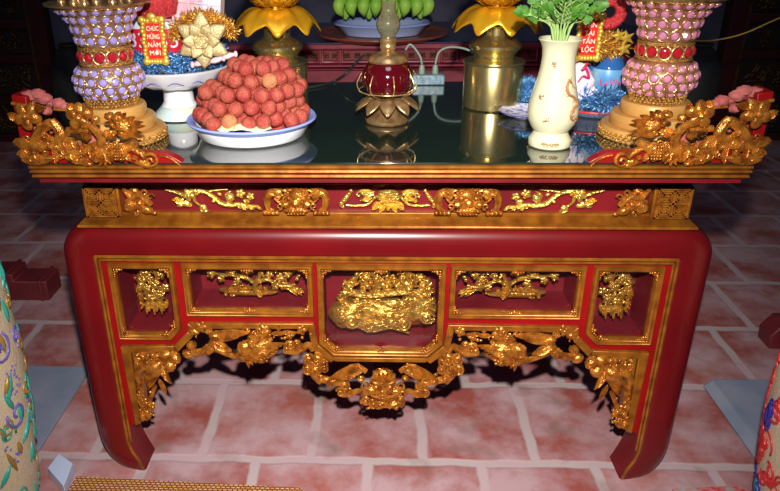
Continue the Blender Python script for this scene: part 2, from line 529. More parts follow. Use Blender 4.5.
def offset_poly(poly, d):
    """inset (d>0) a closed 2D polygon by mitring"""
    n = len(poly)
    ar = sum(poly[i][0] * poly[(i + 1) % n][1] - poly[(i + 1) % n][0] * poly[i][1] for i in range(n))
    sg = 1 if ar > 0 else -1
    out = []
    for i in range(n):
        p0, p1, p2 = Vector(poly[i - 1]), Vector(poly[i]), Vector(poly[(i + 1) % n])
        d1, d2 = (p1 - p0).normalized(), (p2 - p1).normalized()
        n1, n2 = Vector((-d1.y, d1.x)) * sg, Vector((-d2.y, d2.x)) * sg
        bis = (n1 + n2)
        bis = bis / max(0.2, (1 + n1.dot(n2)))
        out.append((p1.x + bis.x * d, p1.y + bis.y * d))
    return out

def ring_moulding(poly, prof, y):
    """picture-frame moulding: closed x-z polygon, profile of (inset, forward) pairs"""
    mb = MB()
    loops = [offset_poly(poly, d) for d, _ in prof]
    n = len(poly)
    vs = []
    for (d, h), lp in zip(prof, loops):
        vs += [(p[0], y - h, p[1]) for p in lp]
    k = len(prof)
    ar = sum(poly[i][0] * poly[(i + 1) % n][1] - poly[(i + 1) % n][0] * poly[i][1] for i in range(n))
    fs = []
    for j in range(k - 1):
        for i in range(n):
            i2 = (i + 1) % n
            f = (j * n + i, j * n + i2, (j + 1) * n + i2, (j + 1) * n + i)
            fs.append(f if ar > 0 else tuple(reversed(f)))
    return mb.add(vs, fs)

_fcache = {}
def text_shape(body, size, depth):
    """letters as a solid in local x-z, facing -y, centred"""
    cu = bpy.data.curves.new('lettering', 'FONT')
    cu.body = body
    cu.size = size
    cu.extrude = depth / 2
    cu.align_x = 'CENTER'; cu.align_y = 'CENTER'
    cu.resolution_u = 3
    ob = bpy.data.objects.new('lettering', cu)
    COL.objects.link(ob)
    bpy.context.view_layer.update()
    me = bpy.data.meshes.new_from_object(ob.evaluated_get(bpy.context.evaluated_depsgraph_get()))
    mb = MB()
    mb.add([(v.co.x, -v.co.z, v.co.y) for v in me.vertices], [tuple(p.vertices) for p in me.polygons])
    bpy.data.objects.remove(ob)
    bpy.data.curves.remove(cu)
    bpy.data.meshes.remove(me)
    return mb

def xform(mb, fn):
    mb.v = [Vector(fn(v)) for v in mb.v]
    return mb

def dup(root, loc, label=None, group=None, rotz=None):
    r = root.copy(); COL.objects.link(r); r.location = loc
    if rotz is not None: r.rotation_euler = (0, 0, rotz)
    if label: r['label'] = label
    if group: r['group'] = group
    for ch in list(root.children):
        c = ch.copy(); COL.objects.link(c); c.parent = r
        for g in list(ch.children):
            d = g.copy(); COL.objects.link(d); d.parent = c
    return r

# ------------------------------------------------------------------ carving kit: relief in an upright plane, laid out from the front
class Carve(MB):
    def __init__(s, Y, seed=1, k=1.0):
        super().__init__()
        s.Y = Y
        s.rn = random.Random(seed)
        s.k = k
    def w(s, x, y, d=0.0):                # d = forward, metres
        p = P(x, y, s.Y)
        p.y -= d
        return p
    def m(s, x, y): return mpp(P(x, y, s.Y))
    def lump(s, x, y, rx, ry=None, ang=0.0, d=0.004, depth=None):
        ry = rx if ry is None else ry
        u = s.m(x, y)
        dp = depth if depth is not None else min(rx, ry) * u * 0.9
        q = Quaternion((0, 1, 0), radians(ang))
        i0 = len(s.v)
        c0 = s.w(x, y, d)
        big = min(rx, ry) > 2.6
        s.blob(c0, (rx * u, dp, ry * u), q, 16 if big else 9, 10 if big else 6)
        if big:
            f = 2.2 / (min(rx, ry) * u)
            for i in range(i0, len(s.v)):
                v = s.v[i] - c0
                n1 = noise.noise(s.v[i] * f)
                s.v[i] = c0 + v * (1 + .30 * (1 - 2 * abs(n1)) - .10)
    def stem(s, pts, r, d=0.006, taper=True, n=7, dd=None, wob=0.0):
        w_ = []
        for i, (x, y) in enumerate(pts):
            w_.append(s.w(x, y, (d if dd is None else dd[i]) + s.rn.uniform(-wob, wob)))
        c = catmull(w_, 5)
        u = s.m(*pts[0])
        if hasattr(r, '__len__'): rr = [q * u for q in lerp_list(r, len(c))]
        else: rr = [r * u * (1 - 0.55 * i / (len(c) - 1)) if taper else r * u for i in range(len(c))]
        s.tube(c, rr, n)
    def leaf(s, x0, y0, x1, y1, wd, d=0.008, lift=0.004):
        a, b = s.w(x0, y0, d), s.w(x1, y1, d + lift)
        u = s.m(x0, y0)
        ax = b - a
        L = ax.length
        ax.normalize()
        side = ax.cross(Vector((0, 1, 0))).normalized()
        nrm = Vector((0, -1, 0))
        def fn(p, q):
            t = p
            wv = wd * u * (sin(pi * min(1, t * 0.92 + 0.06)) ** 0.8)
            z = (q - 0.5) * 2
            ridge = 0.45 * wd * u * (1 - z * z) + 0.2 * wd * u * sin(pi * t) - 0.28 * wd * u * abs(sin(2.5 * pi * z)) * min(1, 4 * t)
            return a + ax * (L * t) + side * (wv * z) + nrm * ridge
        s.grid(fn, 7, 10, 0.0022)
    def flower(s, x, y, r, n=5, d=0.012, ang=0):
        u = s.m(x, y)
        for i in range(n):
            a = 2 * pi * i / n + radians(ang)
            cx, cy = x + cos(a) * r * 0.6, y + sin(a) * r * 0.6
            q = Quaternion((0, 1, 0), a) @ Quaternion((0, 0, 1), radians(16))
            s.blob(s.w(cx, cy, d), (r * 0.5 * u, r * 0.2 * u, r * 0.40 * u), q, 9, 6)
            s.stem([(x + cos(a) * r * 0.25, y + sin(a) * r * 0.25), (x + cos(a) * r * 0.85, y + sin(a) * r * 0.85)], 0.06 * r, d + r * 0.2 * u)
        s.blob(s.w(x, y, d + r * 0.18 * u), (r * 0.26 * u,) * 3, None, 8, 6)
    def curl(s, x, y, r, turns=1.25, a0=0, sgn=1, th=0.28, d=0.008, tail=None):
        pts = []
        n = int(12 * turns) + 3
        if tail: pts.append(s.w(tail[0], tail[1], d))
        for i in range(n):
            t = i / (n - 1)
            a = radians(a0) + sgn * 2 * pi * turns * t
            rr = r * (1 - 0.82 * t)
            pts.append(s.w(x + cos(a) * rr, y + sin(a) * rr, d + 0.004 * t))
        u = s.m(x, y)
        s.tube(pts, [r * th * u * (1 - 0.35 * i / len(pts)) for i in range(len(pts))], 7)
    def fan(s, x, y, r, a0, a1, n, th=0.16, d=0.008):
        for i in range(n):
            a = radians(a0 + (a1 - a0) * i / max(1, n - 1))
            s.leaf(x, y, x + cos(a) * r, y + sin(a) * r, r * th, d, 0.003)
    def scatter(s, x0, y0, x1, y1, n, r0, r1, d=0.004, mask=None):
        for _ in range(n):
            for _t in range(20):
                x, y = s.rn.uniform(x0, x1), s.rn.uniform(y0, y1)
                if mask is None or mask(x, y): break
            else:
                continue
            r = s.rn.uniform(r0, r1)
            c = s.rn.random()
            if c < 0.45: s.lump(x, y, r, r * s.rn.uniform(0.6, 1), s.rn.uniform(0, 180), d + s.rn.uniform(0, 0.006))
            elif c < 0.8: s.curl(x, y, r * 1.2, 1.1, s.rn.uniform(0, 360), s.rn.choice((-1, 1)), 0.32, d)
            else:
                a = s.rn.uniform(0, 2 * pi)
                s.leaf(x, y, x + cos(a) * r * 2.2, y + sin(a) * r * 2.2, r * 0.6, d)

# ================================================================== THE SETTING
fl = MB().box(-4.2, 4.2, -2.6, 3.4, -0.05, 0.0)
struct(fl, 'floor', FLOORM)
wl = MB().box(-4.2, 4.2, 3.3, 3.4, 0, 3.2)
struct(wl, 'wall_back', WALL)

# ================================================================== ALTAR TABLE
table = thing('altar_table', 'long red lacquered altar table with gilded carved panels and curved feet', 'table', (0, 0.3, 0))
HW = 0.733
def mir(o_mb): return o_mb.mirrored()
def px2(pts, Y=0.0): return [(P(x, y, Y).x, P(x, y, Y).z) for x, y in pts]
def mirpoly(p): return [(-x, z) for x, z in reversed(p)]

DEPTH = 0.74                                # back edge of the top
# top board + moulding (front and both ends)
MB().box(-HW + .012, HW - .012, -0.088, DEPTH - .01, 0.858, 0.8975).build('top_board', DRED, table)
def three_side(prof, w_, yf, yb):
    """moulding around front and both ends; prof = (outward, z)"""
    mb = MB()
    vs, fs = [], []
    for o, z in prof:
        vs += [(-w_ - o, yb, z), (-w_ - o, yf - o, z), (w_ + o, yf - o, z), (w_ + o, yb, z)]
    k = len(prof)
    for j in range(k - 1):
        for i in range(3):
            fs.append((j * 4 + i, j * 4 + i + 1, (j + 1) * 4 + i + 1, (j + 1) * 4 + i))
    for e in (0, 3):
        f = tuple(j * 4 + e for j in range(k))
        fs.append(f if e == 0 else tuple(reversed(f)))
    return mb.add(vs, fs)
three_side([(-.02, .868), (-.006, .869), (-.002, .873), (-.003, .8775), (-.006, .8785), (-.003, .880), (.0, .884), (-.001, .888), (-.006, .8895), (-.005, .891), (0, .8925), (0, .897), (-.004, .898), (-.02, .898)],
           HW, -0.10, DEPTH).build('top_moulding', GOLD, table, angle=50)
three_side([(-.10, .820), (-.10, .834), (-.085, .846), (-.07, .849), (-.07, .853), (-.06, .856), (-.05, .858), (-.05, .866)], HW - .005, -0.09, DEPTH - .02).build('under_moulding', DRED, table)
# frieze
fx = 0.681
MB().box(-fx + .01, fx - .01, 0.036, 0.70, 0.728, 0.86).build('frieze_board', DRED, table)
frz = MB()
zt_, zb_ = 0.815, 0.742
frz.box(-fx, fx, 0.024, 0.05, zb_ - .006, zb_ + .004)
frz.box(-fx, fx, 0.026, 0.05, zt_ - .002, zt_ + .02)
frz.build('frieze_trim', GOLD, table, bevel=.0015)
for sg in (-1, 1):
    cb = MB()
    xa, xb = 0.603, fx
    za, zb2 = 0.738, 0.812
    cb.box(min(sg * xa, sg * xb), max(sg * xa, sg * xb), 0.012, 0.075, za, zb2)
    o = cb.build('corner_block', GOLD, table, bevel=.002)
    fr = MB()
    # square key fret: four nested square spirals
    cx0, cz0 = sg * (xa + xb) / 2 - sg * .003, (za + zb2) / 2
    def bar(x0, z0, x1, z1, r=.0013):
        fr.box(min(x0, x1) - r, max(x0, x1) + r, 0.0085, 0.013, min(z0, z1) - r, max(z0, z1) + r)
    hx, hz = .0320, .0300
    for qx in (-1, 1):
        for qz in (-1, 1):
            x_, z_ = cx0 + qx * hx / 2, cz0 + qz * hz / 2
            for k_, sc in enumerate((.92, .64, .36)):
                a, b = hx / 2 * sc, hz / 2 * sc
                bar(x_ - a, z_ - b, x_ + a, z_ - b); bar(x_ - a, z_ + b, x_ + a, z_ + b)
                bar(x_ - a * qx, z_ - b, x_ - a * qx, z_ + b)
                bar(x_ + a * qx, z_ + b * qz, x_ + a * qx, z_ + b * qz * .1)
            bar(x_ - .004, z_, x_ + .004, z_)
    for (x0, z0, x1, z1) in ((-1, -1, 1, -1), (-1, 1, 1, 1), (-1, -1, -1, 1), (1, -1, 1, 1)):
        bar(cx0 + x0 * (hx + .002), cz0 + z0 * (hz + .0035), cx0 + x1 * (hx + .002), cz0 + z1 * (hz + .0035), .0016)
    fr.build('key_fret', CARV, o)
    MB().box(min(sg * .598, sg * .611), max(sg * .598, sg * .611), 0.016, 0.05, za, zb2).build('frieze_stile', GOLD, table, bevel=.002)

# frieze carvings
def lion(seed):
    c = Carve(0.022, seed)
    # centre x 297, y 187..212
    c.lump(297, 199, 12, 9, 0, .010, .014)
    c.lump(297, 192, 7, 5, 0, .018, .010)
    c.lump(297, 199, 4.2, 3.4, 0, .026, .006)
    for s in (-1, 1):
        c.lump(297 + s * 7, 194.5, 3, 2.6, 0, .024, .006)
        c.curl(297 + s * 7, 189, 4, 1.2, 180 if s < 0 else 0, s, .36, .018)
        c.lump(297 + s * 10, 201, 4.2, 3.6, 0, .020, .008)
        c.curl(297 + s * 13, 191, 4.4, 1.3, 90, s, .34, .014)
        c.lump(297 + s * 19, 190, 6, 4.2, s * 20, .010, .010)
        c.curl(297 + s * 21, 189, 4.4, 1.2, 0, -s, .36, .014)
        c.stem([(297 + s * 16, 196), (297 + s * 25, 191), (297 + s * 29, 197), (297 + s * 28, 206), (297 + s * 24, 210)], [3.4, 4.2, 4.0, 3.4, 3.6], .010)
        for k in range(4): c.lump(297 + s * (19 + k * 4), 210, 2.6, 2.6, 0, .016, .007)
        c.curl(297 + s * 17, 204, 3.6, 1.1, 90, s, .34, .012)
        c.stem([(297 + s * 12, 197), (297 + s * 17, 200), (297 + s * 22, 196)], 1.8, .014)
    c.lump(297, 208.5, 11, 4.4, 0, .014, .008)
    for k in range(7): c.lump(288 + k * 3, 207.4, 1.5, 1.6, 0, .022, .004)
    for k in range(6): c.lump(289.5 + k * 3, 210.4, 1.4, 1.3, 0, .021, .004)
    for k in range(5): c.leaf(297 + (k - 2) * 2, 190, 297 + (k - 2) * 6, 184.6, 2.2, .012)
    return c
def spray(seed):
    c = Carve(0.028, seed)
    c.stem([(166, 189), (176, 191), (186, 194), (194, 190), (206, 191), (214, 196), (222, 202), (232, 204), (240, 203), (252, 205)], [.8, 1.6, 2.4, 2.6, 2.2, 2.4, 2.8, 2.6, 2, 1.4], .006)
    c.stem([(206, 191), (216, 189.5), (228, 188.5)], 1.2, .005)
    c.stem([(194, 192), (196, 201), (204, 206)], 2.2, .006)
    c.stem([(230, 203), (226, 194), (232, 190)], 1.6, .006)
    c.flower(190, 193, 6.5, 5, .012, 20)
    c.leaf(180, 196, 176, 199, 2.6, .010); c.leaf(186, 201, 174, 197, 3.2, .010)
    c.lump(187, 203, 5, 3, 10, .006); c.lump(181, 204, 3.4, 2.4, -20, .006)
    c.curl(205, 206, 4.2, 1.4, 30, 1, .34, .010); c.lump(205, 206, 2.4, 2.4, 0, .012)
    c.lump(231, 196, 4.4, 4, 0, .008); c.flower(241, 192, 5, 5, .010); c.flower(251, 195, 4.2, 5, .009, 30)
    c.lump(247, 200, 4, 2.4, 20, .007)
    for k in range(6): c.leaf(238 + k * 3.6, 203.6, 243 + k * 4, 206 + (k % 2) * 2, 1.8, .009)
    c.scatter(182, 189, 206, 199, 8, 1.6, 2.4, .006)
    c.lump(220, 193, 2.6, 1.8, 30, .006); c.lump(214, 200, 2.0, 2.0, 0, .006)
    return c
def side_beast(seed):
    c = Carve(0.022, seed)
    c.stem([(127, 190), (133, 196), (140, 194), (147, 198), (152, 204)], [3, 4, 4.2, 4, 3], .008)
    c.lump(131, 204, 6, 7, 0, .006); c.curl(131, 204, 5, 1.3, 0, 1, .34, .012)
    c.lump(140, 203, 5, 6, 20, .008); c.lump(148, 208, 6, 4, 10, .010); c.lump(156, 211, 3, 2.4, 0, .012)
    c.curl(146, 191, 4, 1.2, 90, 1, .34, .010); c.curl(152, 195, 3.4, 1.1, 0, -1, .36, .010)
    c.lump(135, 189, 4, 3, 0, .008); c.leaf(128, 192, 124, 186, 2.2, .008)
    c.scatter(127, 196, 152, 212, 14, 1.8, 3, .008)
    return c
def frieze_lotus(seed):
    c = Carve(0.028, seed)
    c.lump(388, 195, 11, 6.5, 0, .010, .012)
    for j in range(4):
        for i in range(8): c.lump(380 + i * 2.4 + (j % 2) * 1.1, 190.6 + j * 2.6, 1.3, 1.2, 0, .020, .004)
    for k, (a, b) in enumerate(((372, 207), (380, 210), (388, 208), (396, 210), (404, 207))):
        c.leaf(388 + (a - 388) * .5, 200, a, b, 3.6, .012)
    for s in (-1, 1):
        c.stem([(388 + s * 12, 195), (388 + s * 20, 203), (388 + s * 30, 204.5), (388 + s * 42, 204)], [1.6, 1.4, 1.2, 1.2], .006)
        c.stem([(388 + s * 14, 193), (388 + s * 22, 196), (388 + s * 28, 200)], 1.6, .006)
        c.leaf(388 + s * 14, 191, 388 + s * 30, 189, 3, .008); c.leaf(388 + s * 16, 196, 388 + s * 27, 199, 2.6, .008)
        c.lump(388 + s * 22, 192, 4, 3, s * 20, .008); c.curl(388 + s * 29, 193, 3, 1.1, 0, s, .34, .008)
        c.stem([(388 + s * 38, 191), (388 + s * 42, 197), (388 + s * 47, 203), (388 + s * 44, 206)], [1.8, 2.4, 2.2, 1.6], .008)
        for k in range(5): c.lump(388 + s * (37 + k * 2.2), 189 + k * 3.4, 2.0, 2.0, 0, .010)
        c.scatter(388 + s * 14 - 4, 190, 388 + s * 26 + 4, 201, 6, 1.3, 2, .006)
    return c
def both(mk, name, mt, parent=table, label=None, lab_r=None, **k):
    a = mk
    o1 = a.build(name, mt, parent, **k)
    o2 = mir(a).build(name, mt, parent, **k)
    return o1, o2
both(lion(3), 'lion_mask', CARV)
both(spray(4), 'flower_spray', BRIGHT)
both(side_beast(5), 'crouching_beast_carving', CARV)
frieze_lotus(6).build('lotus_carving', BRIGHT, table)

# ledge below the frieze
three_side([(-.05, .742), (-.028, .742), (-.018, .738), (-.016, .734), (-.006, .728), (.002, .725), (.004, .722), (.003, .718), (-.01, .716), (-.04, .716)], 0.695, 0.0, 0.70).build('ledge_moulding', GOLD, table, angle=50)

# rounded shoulder rail and legs: a rounded profile swept up one leg, across and down the other
BX, BZ = 0.669, 0.645                       # bead line
def prof_pts(scale=1.0):
    pr_ = [(-.004, .004), (0, -.002), (.014, -.004), (.030, -.0045), (.045, -.003), (.056, .001), (.065, .008), (.071, .018), (.0745, .033), (.0755, .055), (.0755, .085)]
    return pr_
def sweep_frame(z_low_path):
    mb = MB()
    return mb
def rail():
    mb = MB()
    rows = []
    zl = 0.52
    NA = 10
    for o, y in prof_pts():
        row = []
        ox = o * 1.17
        row.append((-BX - ox, y, zl))
        row.append((-BX - ox, y, BZ - .03))
        for i in range(NA + 1):
            a = pi - (pi / 2) * i / NA
            row.append((-BX + max(o, 0) * cos(a) * 1.17 - min(o, 0), y, BZ + max(o, 0) * sin(a) + min(o, 0)))
        rr = [(-x, yy, z) for x, yy, z in reversed(row)]
        rows.append(row + rr)
    n = len(rows[0])
    vs = [v for r in rows for v in r]
    fs = [(j * n + i, (j + 1) * n + i, (j + 1) * n + i + 1, j * n + i + 1) for j in range(len(rows) - 1) for i in range(n - 1)]
    return mb.add(vs, fs)
rl = rail()
rl.f = [tuple(reversed(f)) for f in rl.f]
rl.box(-BX - .06, BX + .06, .062, .085, BZ, BZ + .05)
o_rail = rl.build('shoulder_rail', RED, table, angle=60)

def leg_front():
    mb = MB()
    pr_ = prof_pts()
    rows = []
    zs = [0.52, 0.40, 0.28, 0.18, 0.13, 0.105, 0.080, 0.058, 0.036, 0.018, 0.006, 0.0]
    for z in zs:
        row = []
        for o, y in pr_:
            # outline: straight above, curving in at the foot
            shrink = 0
            xi = 0.0
            if z < 0.13:
                t = (0.13 - z) / 0.13
                shrink = 0.050 * (1 - sqrt(max(0, 1 - t ** 2.4)))
            if z < 0.095:
                t2 = (0.095 - z) / 0.095
                xi = 0.030 * t2 ** 1.3
            x = -BX - o * 1.17
            f = max(0, o) / .075
            x += shrink * f + xi * (1 - f) * 0.9 + xi * 0.1
            row.append((x, y + shrink * .3 * f, z))
        # inner return of the leg (inner edge goes straight back)
        xi_x = row[0][0]
        row = [(xi_x, .085, z)] + row
        rows.append(row)
    n = len(rows[0])
    vs = [v for r in rows for v in r]
    fs = [(j * n + i, j * n + i + 1, (j + 1) * n + i + 1, (j + 1) * n + i) for j in range(len(rows) - 1) for i in range(n - 1)]
    fs = [tuple(reversed(f)) for f in fs]
    fs += [tuple(((j + 1) * n, (j + 1) * n + n - 1, j * n + n - 1, j * n)) for j in range(len(rows) - 1)]   # back
    fs.append(tuple(range((len(rows) - 1) * n, len(rows) * n)))
    fs.append(tuple(reversed(range(n))))
    return mb.add(vs, fs)
lg = leg_front()
bm_fix = None
def fixn(mb):
    bm = bmesh.new()
    vs = [bm.verts.new(v) for v in mb.v]
    for f in mb.f:
        try: bm.faces.new([vs[i] for i in f])
        except ValueError: pass
    bmesh.ops.recalc_face_normals(bm, faces=bm.faces[:])
    bm.verts.index_update()
    r = MB()
    r.add([v.co.copy() for v in bm.verts], [tuple(v.index for v in f.verts) for f in bm.faces])
    bm.free()
    return r
lg = fixn(lg)
legs = []
for sg in (-1, 1):
    a = lg if sg < 0 else mir(lg)
    legs.append(a.build('leg', RED, table, angle=50))
    # curled toe block inside the foot
    # gold line down the foot
for sg in (-1, 1):
    lb = MB()
    x0 = sg * (BX - .004)
    lb.box(min(x0, x0 + sg * .074), max(x0, x0 + sg * .074), 0.615, 0.69, 0, 0.72)
    lb.build('leg', RED, table, bevel=.008, bseg=3)
# side and back aprons
for sg in (-1, 1):
    MB().box(min(sg * .69, sg * .735), max(sg * .69, sg * .735), 0.09, 0.64, 0.52, 0.690).build('side_apron', RED, table, bevel=.006)
MB().box(-.69, .69, 0.655, 0.685, 0.50, 0.73).build('back_apron', DRED, table)

# gold bead along the inner edge of legs and rail
bead = MB()
path = [(-.6405, -.003, .006), (-.648, -.004, .035), (-.662, -.005, .068), (-BX, -.005, .10), (-BX, -.005, BZ), (BX, -.005, BZ), (BX, -.005, .10), (.662, -.005, .068), (.648, -.004, .035), (.6405, -.003, .006)]
def offpath(d):
    r = []
    for x, y, z in path:
        s = -1 if x < 0 else 1
        r.append((x - s * d, y, z - (d if z >= BZ else 0)))
    return r
def strip_tube(pts, r):
    for a, b in zip(pts[:-1], pts[1:]):
        bead.tube([a, b], r, 6)
strip_tube(offpath(0.0), .0042)
strip_tube([(x, y, z) for x, y, z in offpath(.0085) if z > .075], .0030)
bead.build('bead_trim', GOLD, table)

# red apron board with openings for the five glazed panels
PAN = {
 'side': [(106.3, 262), (173, 263), (181.5, 328.8), (171.5, 338.8), (120.6, 339)],
 'long': [(179.8, 263.8), (313, 264.4), (313.6, 316.2), (188, 315.4)],
 'mid': [(319, 264.6), (450, 264.8), (445.6, 343), (430.2, 355), (337, 354.8), (322.4, 343)],
}
W = {k: px2(v) for k, v in PAN.items()}
# straighten: uprights upright, rails level
def snap_poly(p, zt):
    q = [list(a) for a in p]
    return q
zt_p = sum(W['long'][i][1] for i in (0, 1)) / 2
ws = W['side']; xs0 = (ws[0][0] + ws[4][0]) / 2; xs1 = (ws[1][0] + ws[2][0]) / 2
W['side'] = [(xs0, zt_p), (xs1, zt_p), (xs1, ws[2][1]), (ws[3][0], (ws[3][1] + ws[4][1]) / 2), (xs0, (ws[3][1] + ws[4][1]) / 2)]
wl_ = W['long']; xl0 = (wl_[0][0] + wl_[3][0]) / 2; xl1 = (wl_[1][0] + wl_[2][0]) / 2; zl0 = (wl_[2][1] + wl_[3][1]) / 2
W['long'] = [(xl0, zt_p), (xl1, zt_p), (xl1, zl0), (xl0, zl0)]
wm = W['mid']; xm = (wm[1][0] + wm[2][0] - wm[0][0] - wm[5][0]) / 4; xmc = (wm[3][0] - wm[4][0]) / 2
zm0 = (wm[3][1] + wm[4][1]) / 2; zmc = (wm[2][1] + wm[5][1]) / 2
W['mid'] = [(-xm, zt_p), (xm, zt_p), (xm, zmc), (xmc, zm0), (-xmc, zm0), (-xm, zmc)]
left_edge = px2([(136, 424), (121, 345.5), (174, 345), (188, 331), (188, 322.5), (312, 322.8), (316, 343), (335, 358.5)])
botl = [(-BX, .10), (-BX, BZ)]
outer = [(-BX + .002, .165)] + [(-BX + .002, BZ), (BX - .002, BZ), (BX - .002, .165)] + mirpoly(left_edge) [::-1][::-1]
outer = [(-BX + .002, .14), (-BX + .002, BZ), (BX - .002, BZ), (BX - .002, .14)] + [(-x, z) for x, z in left_edge] + [(x, z) for x, z in reversed(left_edge)]
holes = []
inset = .0045
for k in ('side', 'long'):
    h = offset_poly(W[k], inset)
    holes += [h, mirpoly(h)]
holes.append(offset_poly(W['mid'], inset))
flat_shape(outer, holes, 0.004, 0.022).build('apron_board', RED2, table)

# panels: moulded frame, glass, recess, carving, corner ornaments
FRP = [(0, 0), (0, .008), (.0015, .0105), (.0035, .0095), (.0042, .0075), (.0085, .0085), (.010, .0065), (.0135, .0055), (.0145, -.004), (.0145, -.012)]
def panel(key, mirror, carving, lab):
    poly = W[key]
    if mirror: poly = mirpoly(poly)
    fr = ring_moulding(poly, FRP, 0.004).build('panel_frame', GOLD, table, angle=50)
    ins = offset_poly(poly, .0125)
    gp = MB().prism(ins, 0.010, 0.012)
    gp.build('glass_pane', PANE, fr)
    # recess
    back = offset_poly(poly, .0128)
    n = len(back)
    rc = MB()
    D = 0.115
    vs = [(p[0], .014, p[1]) for p in back] + [(p[0], D, p[1]) for p in back]
    ar = sum(back[i][0] * back[(i + 1) % n][1] - back[(i + 1) % n][0] * back[i][1] for i in range(n))
    fs = [(i, (i + 1) % n, (i + 1) % n + n, i + n) for i in range(n)] + [tuple(range(n, 2 * n))]
    rc.add(vs, fs)
    # outer skin so that the recess is a box and not a sheet
    ob = offset_poly(poly, .0098)
    vs2 = [(p[0], .014, p[1]) for p in ob] + [(p[0], D + .004, p[1]) for p in ob]
    rc.add(vs2, [tuple(reversed(f)) for f in fs])
    rc.build('recess', MAROON, fr)
    c = mir(carving) if mirror else carving
    c.build('panel_carving', BRIGHT, fr)
    # corner ornaments
    ii = offset_poly(poly, .0125)
    rn = random.Random(5)
    for i in range(n):
        oc = MB()
        p0, p1, p2 = Vector(ii[i - 1]), Vector(ii[i]), Vector(ii[(i + 1) % n])
        L1, L2 = (p0 - p1).length, (p2 - p1).length
        e1, e2 = (p0 - p1).normalized(), (p2 - p1).normalized()
        for t, r in ((0, .0042), (.007, .0036), (.013, .0030), (.018, .0022)):
            for e, L in ((e1, L1), (e2, L2)):
                if t < L * .45:
                    q = p1 + e * t + (e1 + e2).normalized() * .003
                    oc.blob((q.x, -.004, q.y), (r, r * .9, r), None, 8, 5)
        q = p1 + (e1 + e2).normalized() * .010
        oc.blob((q.x, -.002, q.y), (.0045, .004, .0045), None, 8, 5)
        oc.build('corner_ornament', CARV, fr)
    zlo = min(p[1] for p in ii); zhi = max(p[1] for p in ii)
    xc = sum(p[0] for p in poly) / n
    if key != 'side':
        xc = (max(p[0] for p in ii) + min(p[0] for p in ii)) / 2
        for z, s in ((zlo, 1), (zhi, -1)):
            oc = MB()
            for dx, r in ((-.012, .0032), (-.006, .0044), (0, .0040), (.006, .0044), (.012, .0032)):
                oc.blob((xc + dx, -.004, z + s * .003), (r, r * .9, r), None, 8, 5)
            oc.blob((xc, -.003, z + s * .008), (.004, .004, .0035), None, 8, 5)
            oc.build('rail_ornament', CARV, fr)
    tag(fr, lab)
    return fr

def mid_carving():
    c = Carve(0.055, 11)
    # stream of clouds and waves on a long pebble form, pines above
    c.lump(382, 311, 47, 14, 2, .004, .030)
    c.lump(352, 311, 21, 15, 0, .008, .030)
    c.lump(414, 306, 20, 13, -10, .010, .030)
    for k in range(8):
        y = 297 + k * 3.6
        x0 = 338 + abs(k - 3) * 2.0
        pts = [(x0 + t * 9.0, y + 2.2 * sin(t * 1.5 + k * .5) + t * .5) for t in range(8)]
        c.stem(pts, [1.4, 1.9, 1.9, 1.7, 1.4], .038 - abs(k - 3.5) * .004)
    for k in range(6):
        y = 295 + k * 4
        pts = [(398 + t * 6, y + 2.4 * sin(t * 1.8 + k)) for t in range(7)]
        c.stem(pts, [1.5, 2.0, 1.8, 1.2], .036 - abs(k - 2.5) * .004)
    for x, y, r in ((352, 313, 7), (368, 318, 6), (403, 316, 7), (425, 309, 6), (343, 306, 5), (390, 309, 6)):
        c.curl(x, y, r, 1.7, 40 * x % 360, 1, .2, .040)
        c.lump(x, y, r * .7, r * .7, 0, .030)
    c.stem([(338, 296), (350, 290), (366, 293), (384, 291), (404, 289), (430, 292)], [3, 4, 4, 4, 4, 3], .012)
    c.scatter(342, 268, 432, 290, 120, 2.0, 3.8, .010, lambda x, y: abs(x - 386) < 20 + (y - 264) * 1.5)
    for x, y in ((352, 280), (366, 274), (378, 282), (392, 276), (406, 281), (420, 275), (428, 287), (345, 290), (412, 292)):
        c.fan(x, y + 2, 7, 190, 350, 6, .16, .016); c.lump(x, y, 4, 3.4, 0, .014)
    c.stem([(372, 292), (376, 282), (372, 272)], 2.2, .016); c.stem([(408, 290), (402, 280), (408, 270)], 2.2, .016)
    for x, y in ((430, 298), (427, 303), (424, 313)): c.lump(x, y, 5, 4, 0, .014)
    return c
def long_carving():
    c = Carve(0.055, 12)
    c.stem([(262, 294), (256, 287), (257, 279), (262, 271)], [2.2, 2.8, 2.4, 1.6], .014)
    c.stem([(257, 282), (248, 276), (236, 273), (222, 272), (210, 270)], [2.2, 2, 1.6, 1.2], .012)
    c.stem([(258, 280), (268, 277), (280, 283), (292, 283), (300, 287)], [2.2, 2, 2, 1.8, 1.2], .012)
    c.lump(248, 290, 26, 4.4, 2, .004, .012)
    for k in range(14): c.leaf(226 + k * 3, 292 - (k % 3), 229 + k * 3, 285 - (k % 4) * 1.5, 1.9, .012)
    c.scatter(224, 284, 262, 294, 26, 1.6, 2.8, .006)
    for x, y in ((212, 271), (222, 276), (232, 270), (238, 279), (246, 271), (270, 272), (280, 276), (288, 272), (284, 284), (276, 284)):
        c.flower(x, y, 4.4, 5, .012, x * 7 % 72)
    c.scatter(206, 268, 300, 276, 26, 1.5, 2.6, .006)
    c.scatter(272, 276, 298, 287, 14, 1.6, 2.6, .006)
    for k in range(5): c.leaf(288 + k * 2.6, 286, 296 + k * 2.2, 290 + (k % 2) * 3, 2.0, .010)
    return c
